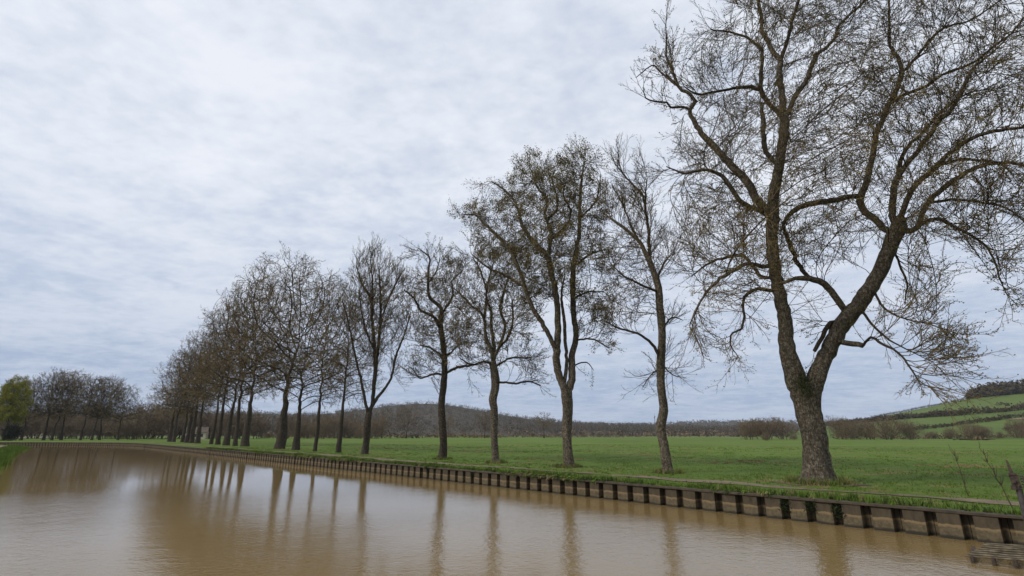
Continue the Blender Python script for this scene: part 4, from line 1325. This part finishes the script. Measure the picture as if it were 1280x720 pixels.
# ------------------------------------------------------------------ shrubs and hedges
def shrub(name, seed, rx, ry, h, natt, tw, mats, stems=7):
    r = np.random.default_rng(seed)
    root = empty(name, (0, 0, 0))
    q = r.normal(0, 1, (natt, 3)); q /= np.linalg.norm(q, axis=1)[:, None]; q *= r.uniform(0, 1, natt)[:, None] ** (1 / 2.6)
    A = q * np.array([rx, ry, h * .5]) * (1 + .32 * np.sin(q[:, :1] * 5 + seed) * np.cos(q[:, 1:2] * 4)) + np.array([0, 0, h * .52])
    A = A[A[:, 2] > .12 * h]
    st = np.stack([r.normal(0, rx * .18, stems), r.normal(0, ry * .18, stems), np.full(stems, -.1)], 1)
    N2, P2 = colonize(st, np.arange(stems), A, 1e3, h * .055, h * .035, 90, np.array((0, 0, .12)), .2, r)
    t2 = dict(TW); t2.update(tw)
    mbc = crown_mesh(N2, P2, stems, None, h * .0032, 2.4, t2, r)
    mbc.build('crown', mats, root)
    return root


BT = dict(maxr=9, tip=2, per=.45, len=1.1, r=.02, tan=.7, bud=.6, bs=.16, side=1, up=.35, curl=.2)
BMATS = [M_bushd, M_bushd, M_bush, M_bush]
BUSH = [shrub('bare_bush', 41, 3.4, 3.0, 5.0, 700, BT, BMATS), shrub('bare_bush', 42, 4.6, 3.4, 5.0, 850, BT, BMATS, 10), shrub('bare_bush', 43, 2.6, 2.6, 5.0, 650, BT, BMATS, 5)]
bused = set()


def bush(vi, x, ybase, ytop, Y, label, group=None, wscale=1.0, name=None):
    """bush standing at depth Y on the meadow with its top at the given elevation"""
    q = ray(x, (ybase + ytop) / 2); X = q[0] / q[1] * Y
    dh, te = elev(x, ytop)
    h = CAM[2] + te * math.hypot(X, Y) - BANK_Z
    if vi in bused: o = copy_tree(BUSH[vi])
    else: o = BUSH[vi]; bused.add(vi)
    k = h / 5.0
    o.location = (X, Y, BANK_Z)
    o.scale = (k * wscale, k * wscale, k)
    o.rotation_euler = (0, 0, rng.uniform(0, 6.28))
    tag(o, label, 'bush', group)
    return o


# brown thicket behind the row, left half
GB = 'brown thicket behind the tree row'
LBL = 'bare brown bush in the thicket behind the far half of the tree row'
for i, x in enumerate(range(-12, 470, 16)):
    Y = 255 + rng.uniform(-14, 25)
    bush(i % 3, x + rng.uniform(-5, 5), 550, (505 if x < 330 else 520) + rng.uniform(0, 22), Y, LBL, GB, rng.uniform(1.0, 1.5))
# named ones
bush(1, 166, 551, 531, 205, 'dark rounded bush on the far bank right of the clump beyond the bend', None, .9)
bush(0, 958, 556, 541, 172, 'small rounded bush alone on the meadow left of the big trunk', None, .8)
bush(2, 992, 553, 543, 200, 'pale straggly low bush touching the big trunk on its left', None, 1.2)
for x, top, w, lab in ((935, 527, 1.1, 'brown bush at the left end of the tall bushes left of the big trunk'), (955, 524, 1.1, 'tall brown bush behind the small rounded bush on the meadow'), (978, 526, 1.1, 'brown bush behind the pale straggly bush left of the big trunk'),
                       (1052, 524, .9, 'brown bush right against the right edge of the big trunk'), (1066, 526, 1.0, 'dark-stemmed brown bush second right of the big trunk'), (1085, 527, 1.0, 'brown bush third right of the big trunk at the meadow edge'),
                       (1110, 523, 1.2, 'broad brown bush with a pale leaning stem right of the big trunk'), (1137, 528, .9, 'brown bush below the drooping branch at the meadow edge')):
    bush(int(x) % 3, x, 553, top, 215 + rng.uniform(-8, 8), lab, 'brown bushes along the meadow edge', w)
for x, top in ((1165, 540), (1188, 536), (1212, 530), (1228, 533), (1250, 540), (1272, 527), (1290, 525)):
    bush(int(x) % 3, x, 553, top, 235 + rng.uniform(-8, 8), 'thin brown bush in the hedge below the green hill', 'bushes in the hedge below the green hill', .9)

# willow-like trees in the middle distance
WT = dict(maxr=.2, nA=.55, LA=1.4, rA=.032, rB=.024, rC=.02, up=.10, ang=.55, pB=1.0, pC=.6, tan=.7, bud=.6, bs=.17, nb=1, tipA=1)
will = grown_tree('willow_tree', 51, 14, [(0, 0, 8.6, 5.4, 5.4, 5.2, .7), (2, 0, 5, 3.6, 4.6, 3.4, .2), (-2.5, 0, 6, 3.4, 4, 3.4, .2)], 1.5, .42, 330, WT, step=.42, dk=.95, tip_r=.03, mats=[M_bark2, M_bushd, M_bush, M_bush], lead=.2, trop=(0, 0, .3))
lone = grown_tree('lone_tree', 52, 14, [(0, 0, 9, 6.4, 6.0, 4.6, 1.0)], 2.6, .45, 240, dict(WT, nA=.35, LA=1.5, up=.03, ang=.75, tan=.3, bud=.3), step=.5, dk=.9, tip_r=.03, mats=[M_bark2, M_brown, M_brown, M_brownl])


def mid_tree(src, first, x, top, Y, label, group=None, sx=1.0):
    q = ray(x, 545); X = q[0] / q[1] * Y
    dh, te = elev(x, top)
    h = CAM[2] + te * math.hypot(X, Y) - BANK_Z
    o = src if first else copy_tree(src)
    k = h / 14
    o.location = (X, Y, BANK_Z); o.scale = (k * sx, k * sx, k); o.rotation_euler = (0, 0, rng.uniform(0, 6.28))
    tag(o, label, 'tree', group)


mid_tree(will, True, 508, 506, 290, 'ochre-brown willow between the vase-shaped tree and the crooked tree, nearer the crooked one', 'willows at the back of the meadow', 1.0)
mid_tree(will, False, 477, 511, 285, 'ochre-brown willow close beside the vase-shaped trunk', 'willows at the back of the meadow', 1.05)
mid_tree(will, False, 606, 511, 300, 'ochre-brown willow directly left of the twisting tree trunk', 'willows at the back of the meadow', 1.0)
mid_tree(will, False, 437, 515, 300, 'ochre-brown willow behind the slim trees left of the vase-shaped trunk', 'willows at the back of the meadow', 1.1)
mid_tree(lone, True, 680, 515, 300, 'lone bare spreading tree standing in the meadow left of the budding tree', None, 1.0)
mid_tree(lone, False, 560, 520, 420, 'bare brown tree behind the crooked trunk at the back of the meadow', None, 1.0)


# leaf-card masses for hedges and far woods (each little face has its own place in space)
def clumps(mb, C, size, n, spread, r, mis=(0, 1), flat=.8):
    m = len(C)
    c = np.repeat(C, n, 0) + r.normal(0, 1, (m * n, 3)) * np.repeat(spread, n, 0)
    a = r.normal(0, 1, (m * n, 3)); a /= np.linalg.norm(a, axis=1)[:, None]
    b_ = np.cross(a, r.normal(0, 1, (m * n, 3))); b_ /= np.linalg.norm(b_, axis=1)[:, None]
    s_ = np.repeat(np.broadcast_to(size, (m,)), n)[:, None] * r.uniform(.5, 1.2, (m * n, 1))
    Vt = np.stack([c - a * s_, c + b_ * s_ * .5, c + a * s_, c - b_ * s_ * .5], 1).reshape(-1, 3)
    mi = np.repeat(r.choice(mis, m), n)
    mb.add(Vt, np.arange(len(Vt)).reshape(-1, 4), mi)


def hedge_line(name, pts3, hgt, wid, label, mats, dens=1.0, cat='hedge', fs=.45):
    P, s_ = resample(np.array(pts3), 0.9 / dens)
    r = np.random.default_rng(abs(hash(label)) % 1000 if False else len(label) * 7 + int(hgt * 10))
    env = 1 + .35 * np.sin(s_ * .11 + 1) * np.sin(s_ * .037) + r.normal(0, .12, len(s_))
    mb = MB()
    C = P + np.stack([r.normal(0, wid * .25, len(P)), r.normal(0, wid * .25, len(P)), hgt * .42 * env], 1)
    sp_ = np.stack([np.full(len(P), wid * .3), np.full(len(P), wid * .3), hgt * .24 * env], 1)
    clumps(mb, C, hgt * .20 * fs / .45, 22, sp_, r)
    org = P[0]
    o = mb.build(name, mats, None, org); o.location = org
    return tag(o, label, cat)


def flat_pt(x, Y, z=BANK_Z):
    q = ray(x, 545)
    return (q[0] / q[1] * Y, Y, z)


HM = [M_bushd, M_bush]
hedge_line('hedge', [flat_pt(1040, 240), flat_pt(1130, 238), flat_pt(1200, 240), flat_pt(1300, 245), flat_pt(1360, 250)], 2.4, 2.5, 'low dark hedge along the back of the meadow at right', HM)
hedge_line('hedge', [flat_pt(640, 520), flat_pt(720, 505), flat_pt(800, 490), flat_pt(860, 480), flat_pt(925, 470)], 5.0, 5, 'long brown hedge across the back of the meadow behind the slim bowed tree', HM, .5, fs=.5)
hedge_line('hedge', [flat_pt(540, 330), flat_pt(590, 325), flat_pt(630, 330)], 3.0, 4, 'pale brown scrubby hedge between the crooked and the twisting trees', [M_brownl, M_twigt])
hedge_line('hedge', [flat_pt(625, 345), flat_pt(700, 350), flat_pt(780, 360)], 1.6, 2, 'thin dark hedge behind the lone spreading tree', HM)
hedge_line('hedge', [flat_pt(330, 300), flat_pt(400, 300), flat_pt(470, 300), flat_pt(540, 300)], 3.2, 4, 'dark brown hedge behind the trunks of the far half of the row', HM)

# pale stubble strip beyond the meadow
mb = MB()
Pst, _ = resample(np.array([flat_pt(690, 340), flat_pt(780, 318), flat_pt(880, 300), flat_pt(1000, 290), flat_pt(1060, 285)]), 6.0)
Nst = np.tile([0, 1.0], (len(Pst), 1))
strip_mesh(mb, Pst[:, :2], Nst, [0 + rng.normal(0, .7, len(Pst)), 9 + 0 * Pst[:, 0], 22 + rng.normal(0, 1.5, len(Pst))], lambda x, y, o: bank_z(x, y, np.full_like(x, 250.0)) * 0 + BANK_Z + .12)
tag(mb.build('stubble_field', M_plough), kind='structure')

# ------------------------------------------------------------------ hills
def hill(name, sky, D0, D1, mat_, back=1.6, pw=1.0, nrow=26, jag=0.0, seed=1):
    sky = np.array(sky, float)
    xs_ = np.linspace(sky[0, 0], sky[-1, 0], 120)
    ys_ = np.interp(xs_, sky[:, 0], sky[:, 1])
    ys_ = np.convolve(np.pad(ys_, 3, 'edge'), np.ones(7) / 7, 'valid')
    cols = []
    for x, y in zip(xs_, ys_):
        dh, te = elev(x, y)
        cols.append((dh, te))
    d0f = D0 if callable(D0) else (lambda x: D0)
    d1f = D1 if callable(D1) else (lambda x: D1)
    Vv = []
    ts = np.concatenate([np.linspace(0, 1, nrow), [1.12, 1.30]])
    for (dh, te), x in zip(cols, xs_):
        a, c = d0f(x), d1f(x)
        Hc = CAM[2] + te * c
        for t_ in ts:
            D = a + (c - a) * t_
            tt = min(t_, 1.0)
            s_ = (tt ** pw) * (1 - .12 * (1 - tt) * 0)
            s_ = s_ if t_ <= 1 else 1 - (t_ - 1) * .9
            Vv.append((dh[0] * D, dh[1] * D, BANK_Z - .3 + (Hc - BANK_Z + .3) * s_))
    Vv = np.array(Vv)
    k = len(ts); I = np.arange(len(Vv)).reshape(-1, k)
    mb = MB()
    mb.add(Vv, np.stack([I[:-1, :-1], I[1:, :-1], I[1:, 1:], I[:-1, 1:]], -1).reshape(-1, 4), 0, True)
    tag(mb.build(name, mat_), kind='structure')

    def surf(x, y):
        """point of the hill seen at pixel x,y (front slope)"""
        dh, te = elev(x, y)
        te1 = float(np.interp(x, xs_, [q[1] for q in cols])); a, c = d0f(x), d1f(x); Hc = CAM[2] + te1 * c
        best = None
        for t_ in np.linspace(0, 1, 400):
            D = a + (c - a) * t_
            z = BANK_Z - .3 + (Hc - BANK_Z + .3) * t_ ** pw
            e_ = abs((z - CAM[2]) / D - te)
            if best is None or e_ < best[0]: best = (e_, D, z)
        return np.array([dh[0] * best[1], dh[1] * best[1], best[2]])

    def at(x, t_):
        dh, _t = elev(x, 520.0); te1 = float(np.interp(x, xs_, [q[1] for q in cols])); a, c = d0f(x), d1f(x); Hc = CAM[2] + te1 * c
        D = a + (c - a) * t_
        return np.array([dh[0] * D, dh[1] * D, BANK_Z - .3 + (Hc - BANK_Z + .3) * t_ ** pw])
    return surf, at, (xs_[0], xs_[-1])


# far blue ridge
sF, aF, _ = hill('far_ridge', [(300, 530), (600, 530), (780, 531), (840, 530), (870, 528.5), (905, 527), (950, 528), (1000, 529.5), (1060, 529), (1150, 531), (1300, 532)], 2000, 2800, M_hillwood, pw=1.2)
# wooded hill
SKA = [(-120, 524), (0, 521), (120, 522), (240, 520), (320, 517), (400, 519), (440, 514), (480, 508), (510, 504.5), (530, 503.5), (560, 505.5), (590, 511), (620, 517.5), (660, 524), (700, 528), (760, 532), (820, 534), (900, 536), (980, 537)]
sA, aA, _ = hill('wooded_hill', SKA, 750, 1350, M_hillwood, pw=1.25)
# green pasture hill
SKB = [(985, 541), (1010, 536), (1040, 531), (1080, 524.5), (1120, 517), (1160, 509), (1200, 500.5), (1217, 497), (1280, 491), (1340, 486), (1420, 482), (1600, 480)]
sB, aB, _ = hill('pasture_hill', SKB, 300, 820, M_hillgreen, pw=1.3)

r = np.random.default_rng(77)
# woods on the hill: far too many to count
mb = MB()
pts = []
for q in range(9000):
    x = r.uniform(-110, 960); t_ = r.uniform(0, 1) ** .8
    pts.append(aA(x, t_))
pts = np.array(pts)
hh = r.uniform(6, 10, len(pts))
C = pts + np.stack([0 * hh, 0 * hh, hh * .55], 1)
clumps(mb, C, hh * .13, 24, np.stack([hh * .30, hh * .30, hh * .26], 1), r, (0, 0, 1, 1, 0))
tag(mb.build('hill_woodland', [M_wooda, M_woodb]), 'bare brown woodland covering the hill behind the meadow', 'woodland', kind='stuff')
mb = MB()
pts = np.array([aF(r.uniform(560, 1240), r.uniform(.2, 1)) for _ in range(3500)])
hh = r.uniform(12, 20, len(pts))
clumps(mb, pts + np.stack([0 * hh, 0 * hh, hh * .4], 1), hh * .3, 8, np.stack([hh * .5, hh * .5, hh * .2], 1), r)
tag(mb.build('ridge_woodland', [M_wooda, M_woodb]), 'dark blue-grey woodland on the distant ridge', 'woodland', kind='stuff')
# wood on top of the pasture hill
mb = MB()
pts = []
while len(pts) < 1600:
    x = r.uniform(1214, 1590); t_ = r.uniform(.97, 1.10)
    p = aB(x, min(t_, 1.0)); 
    if t_ > 1:
        dh = p[:2] / np.hypot(*p[:2]); p = p + np.array([dh[0], dh[1], 0]) * (t_ - 1) * 520
    pts.append((*p, min(1, .35 + (x - 1214) / 25)))
pts = np.array(pts)
hh = r.uniform(10, 15, len(pts)) * pts[:, 3]
clumps(mb, pts[:, :3] + np.stack([0 * hh, 0 * hh, hh * .5], 1), hh * .16, 22, np.stack([hh * .24, hh * .24, hh * .22], 1), r, (0, 1, 0))
tag(mb.build('hilltop_woodland', [M_wooda, M_woodb]), 'dark bare wood on top of the green hill at right', 'woodland', kind='stuff')

def hill_hedge(pxs, h, w, label, fs=.45, dens=.9):
    P = [sB(x, y) for x, y in pxs]
    return hedge_line('hedge', P, h, w, label, [M_wooda, M_wooda], dens * 1.35, fs=fs)


hill_hedge([(1030, 533), (1060, 530), (1100, 526.5), (1150, 522), (1200, 519), (1240, 516), (1280, 512), (1340, 507), (1420, 503)], 5.0, 4.0, 'dark hedgerow running right across the upper part of the green hill')
hill_hedge([(1130, 539), (1165, 535.5), (1200, 531), (1235, 527), (1262, 522.5), (1300, 520), (1360, 516)], 2.6, 2.2, 'thin hedgerow slanting across the lower part of the green hill')
hill_hedge([(1040, 531), (1080, 524.3), (1120, 516.8), (1160, 508.8), (1200, 500.3), (1216, 497)], 2.6, 3.0, 'thin dark hedge along the skyline of the green hill')
hill_hedge([(1255, 538), (1280, 537.5), (1330, 537)], 2.6, 2.0, 'short dark hedge low on the green hill at the right edge')
for x, y, lab in ((1251, 506, 'small bush alone on the upper green pasture, left of its twin'), (1260, 507.5, 'small bush alone on the upper green pasture, right of its twin')):
    P = sB(x, y); mb = MB(); clumps(mb, np.array([P + np.array([0, 0, 1.2])]), .7, 90, np.array([[1.5, 1.5, .8]]), r)
    o = mb.build('pasture_bush', [M_wooda, M_wooda], None, P); o.location = P; tag(o, lab, 'bush')
# ploughed strip on the slope at the right edge
mb = MB()
a_ = [sB(x, y) for x, y in ((1262, 524), (1290, 521.5), (1330, 519))]; b2 = [sB(x, y) for x, y in ((1262, 525), (1290, 524), (1330, 522.5))]
Vq = np.array(a_ + b2) + np.array([0, 0, .25])
mb.add(Vq, [[0, 1, 4, 3], [1, 2, 5, 4]])
tag(mb.build('ploughed_field', M_plough), kind='structure')
# trees standing on the saddle between ridge and hill
for x, top, lab in ((1038, 519, 'small bare tree on the skyline right of the big trunk'), (1046, 522, 'smaller bare tree beside the one on the skyline right of the big trunk'), (970, 521, 'round bare tree rising over the bushes left of the big trunk')):
    mid_tree(lone, False, x, top, 330, lab, None, .55)

# ------------------------------------------------------------------ farmhouse, mast
def farmhouse(x, Y, w, d, hw, hr, rz, label):
    loc = np.array(flat_pt(x, Y))
    root = empty('farmhouse', loc, label, 'house')
    root.rotation_euler = (0, 0, rz)
    mb = MB(); mb.box((0, 0, hw / 2), (w, d, hw))
    mb.add([(-w / 2, -d / 2, hw), (-w / 2, d / 2, hw), (-w / 2, 0, hw + hr), (w / 2, -d / 2, hw), (w / 2, d / 2, hw), (w / 2, 0, hw + hr)], [[0, 2, 1], [3, 4, 5]])
    mb.build('wall', M_wall, root)
    mb = MB(); e_ = .4; t_ = .18
    for s_ in (-1, 1):
        a = [(-w / 2 - e_, s_ * (d / 2 + e_), hw - .3 + t_), (w / 2 + e_, s_ * (d / 2 + e_), hw - .3 + t_), (w / 2 + e_, 0, hw + hr + t_), (-w / 2 - e_, 0, hw + hr + t_)]
        a += [(q[0], q[1], q[2] - t_ + .02) for q in a]
        mb.add(a, [[0, 1, 2, 3], [4, 7, 6, 5], [0, 4, 5, 1], [1, 5, 6, 2], [0, 3, 7, 4]])
    rf = mb.build('roof', M_roof, root)
    mb = MB(); mb.box((w * .3, 0, hw + hr + .5), (.8, .6, 1.6)); mb.build('chimney', M_roof, rf)
    for q in (-.28, .02, .3):
        mb = MB(); mb.box((w * q, -d / 2 - .02, hw * .55), (1.0, .1, 1.3)); mb.build('window', M_glassd, root)


farmhouse(246, 238, 8, 6, 2.9, 2.2, .35, 'cream farmhouse half hidden behind the trunks of the far tree row')
farmhouse(38, 300, 16, 7, 3.2, 2.0, .1, 'low pale building behind the clump beyond the canal bend')

mloc = np.array(flat_pt(820, 560))
mast = empty('lattice_mast', mloc, 'thin grey mast rising beyond the meadow left of the slim bowed tree', 'mast')
mb = MB()
for s_ in ((-.5, -.3), (.5, -.3), (0, .55)):
    A = np.array([[s_[0], s_[1], 0]]); Bq = np.array([[s_[0] * .4, s_[1] * .4, 21.0]])
    dq = Bq - A; dq /= np.linalg.norm(dq)
    seg_tubes(mb, A, Bq, dq, dq, np.array([.14]), np.array([.10]), 4, 0)
mb.build('frame', M_steel, mast)
mb = MB()
zg = np.arange(1.0, 20.5, .75)
sweep(mb, np.array([[(.5 if q % 2 else -.5) * (1 - .6 * z / 21), -.3 * (1 - .6 * z / 21), z] for q, z in enumerate(zg)]), np.full(len(zg), .05), 4, 0)
mb.build('brace', M_steel, mast)
mb = MB(); mb.box((0, 0, 22), (.12, .12, 3)); mb.box((.5, 0, 20), (.5, .3, 1.2)); mb.box((-.5, 0, 19), (.5, .3, 1.2)); mb.build('antenna', M_steel, mast)

# ------------------------------------------------------------------ rusty post and slatted raft at the right edge
pb = on_z(1284, 652, WALL_H)
post = empty('rusty_post', (pb[0], pb[1], WALL_H - .05), 'rusty iron mooring post with a ribbed bracket at the right edge of the picture', 'post')
yaw = math.atan2(pb[1], pb[0]) - math.pi / 2
post.rotation_euler = (0, 0, yaw)
S1 = 1.0
mb = MB()
ph = np.linspace(-.9, .82, 12)
sweep(mb, np.stack([0 * ph, 0 * ph, ph], 1), np.full(12, .062), 10, 0, .04, None, 5)
mb.build('shaft', M_postm, post)
mb = MB()
mb.box((-.03, 0, .96), (.17, .15, .34), 0, 0, 0, -.08); mb.box((-.09, 0, .83), (.10, .21, .10)); mb.box((-.05, 0, 1.13), (.15, .15, .08)); mb.box((-.05, -.1, .98), (.06, .05, .06)); mb.box((.03, -.1, .90), (.05, .05, .05))
mb.build('bracket', M_rust, post)
mb = MB()
mb.add([(-.10, -.03, 1.15), (-.02, -.03, 1.15), (-.02, .03, 1.15), (-.10, .03, 1.15), (-.115, -.02, 1.50), (-.075, -.02, 1.47), (-.075, .02, 1.47), (-.115, .02, 1.50)], [[0, 1, 5, 4], [1, 2, 6, 5], [2, 3, 7, 6], [3, 0, 4, 7], [4, 5, 6, 7]])
mb.build('spike', M_rust, post)
for q in range(5):
    mb = MB(); mb.box((.20, 0, .82 + q * .066), (.26, .2, .028), 0, 0, 0, .22); mb.build('rib', M_rust, post)

rc = on_z(1252, 694, .16)
raft = empty('slatted_raft', (rc[0], rc[1], 0), 'low slatted wooden raft floating by the wall in the bottom right corner', 'raft')
wdir = Tw[near_ids[0]]
raft.rotation_euler = (0, 0, math.atan2(-wdir[1], -wdir[0]) + .10)
for q in range(8):
    mb = MB(); y = -.44 + q * .13
    xs_ = np.linspace(-.62 + q * .055, 1.5, 8)
    sweep(mb, np.stack([xs_, y + 0 * xs_ + rng.normal(0, .006, 8), .13 + .024 * q + .05 * (xs_ + .5) + rng.normal(0, .004, 8)], 1), np.full(8, .021), 6, 0, .08, None, q)
    mb.build('slat', M_wood, raft)
for q in range(6):
    mb = MB(); mb.box((-.50 + q * .36, 0.02, 0.10 + .024 * q), (.07, 1.02, .06), 0, 0, .18); mb.build('bearer', M_rust, raft)
for q in range(6):
    mb = MB(); x_ = -.50 + q * .36
    sweep(mb, np.array([[x_, -.47, -.25], [x_, -.47, 0], [x_, -.47, .14 + .018 * q]]), np.full(3, .04), 8, 0, .04, None, q); mb.build('leg', M_rust, raft)

# ------------------------------------------------------------------ saplings on the meadow at the right, fallen branch
def sapling(x, ybase, ytop, label, seed, lean):
    P0 = on_z(x, ybase, BANK_Z); dh, te = elev(x, ytop)
    h = CAM[2] + te * math.hypot(P0[0], P0[1]) - BANK_Z
    r = np.random.default_rng(seed)
    root = empty('sapling', P0, label, 'sapling')
    mb = MB()
    zs = np.linspace(-.05, h, 9)
    P = np.stack([lean * zs + np.cumsum(r.normal(0, .02, 9)), np.cumsum(r.normal(0, .02, 9)), zs], 1)
    sweep(mb, P, np.linspace(.017, .006, 9), 5, 0)
    mb.build('stem', M_twig, root)
    mb = MB()
    for q in range(16):
        i = r.integers(2, 9); a = P[i]; d = np.array([r.normal(0, .5), r.normal(0, .5), 1.0]); d /= np.linalg.norm(d)
        L_ = h * r.uniform(.12, .32) * (1.2 - i / 12)
        m_ = a + d * L_ * .5 + r.normal(0, .02, 3); e_ = m_ + (d + np.array([0, 0, .4])) * L_ * .4
        sweep(mb, np.array([a, m_, e_]), np.array([.009, .007, .005]), 4, 0)
    mb.build('twig', M_twig, root)


sapling(1212, 620, 563, 'thin bare sapling standing on the grass left of the rusty post', 3, -.08)
sapling(1266, 634, 560, 'thin bare sapling leaning left just beside the rusty post', 4, -.28)

P0 = np.array(flat_pt(1222, 190)); 
fb = empty('fallen_branch', P0, 'fallen grey-brown branches lying on the grass at the back of the meadow', 'branch')
mb = MB()
for q, (a, c, rr_) in enumerate((((-9, 0, .2), (-1, 1, .9), .2), ((-6, 1, .2), (4, 0, .35), .22), ((1, 0, .3), (6.5, .6, .25), .2), ((-1, 0, .2), (3.5, 1, 1.0), .14))):
    a = np.array(a, float); c = np.array(c, float)
    P = np.array([a + (c - a) * t_ + np.array([0, 0, .12 * math.sin(t_ * 7 + q)]) for t_ in np.linspace(0, 1, 8)])
    sweep(mb, P, np.linspace(rr_, rr_ * .4, 8), 6, 0, .06, None, q)
mb.build('log', M_limb, fb)
mb = MB(); clumps(mb, np.array([[0.3, .5, .7]]), .35, 120, np.array([[1.1, .6, .35]]), np.random.default_rng(5)); mb.build('twig_clumps', [M_brown, M_brownl], fb)
sh = shrub('dark_shrub', 61, 2.4, 2.4, 5.0, 420, dict(BT, bs=.5, bud=1.0, nb=2), [M_twig, M_twig, M_twig, M_ever])
sh.location = np.array(flat_pt(13, 176)); sh.scale = (.7, .7, .85)
tag(sh, 'very dark dense shrub under the bright green tree at the left edge', 'shrub')

# ------------------------------------------------------------------ haze
mb = MB(); mb.box((0, 1500, 66.5), (9600, 6800, 137.0))
hz = mb.build('haze', [])
hm = bpy.data.materials.new('haze_air'); hm.use_nodes = True
t = hm.node_tree
for n_ in list(t.nodes):
    if n_.type != 'OUTPUT_MATERIAL': t.nodes.remove(n_)
pv = t.nodes.new('ShaderNodeVolumePrincipled')
pv.inputs['Color'].default_value = (.85, .91, 1, 1)
pv.inputs['Density'].default_value = 0.00008
t.links.new(pv.outputs[0], [n_ for n_ in t.nodes if n_.type == 'OUTPUT_MATERIAL'][0].inputs['Volume'])
hz.data.materials.append(hm)
tag(hz, 'thin pale haze over the far hills', 'haze', kind='stuff')
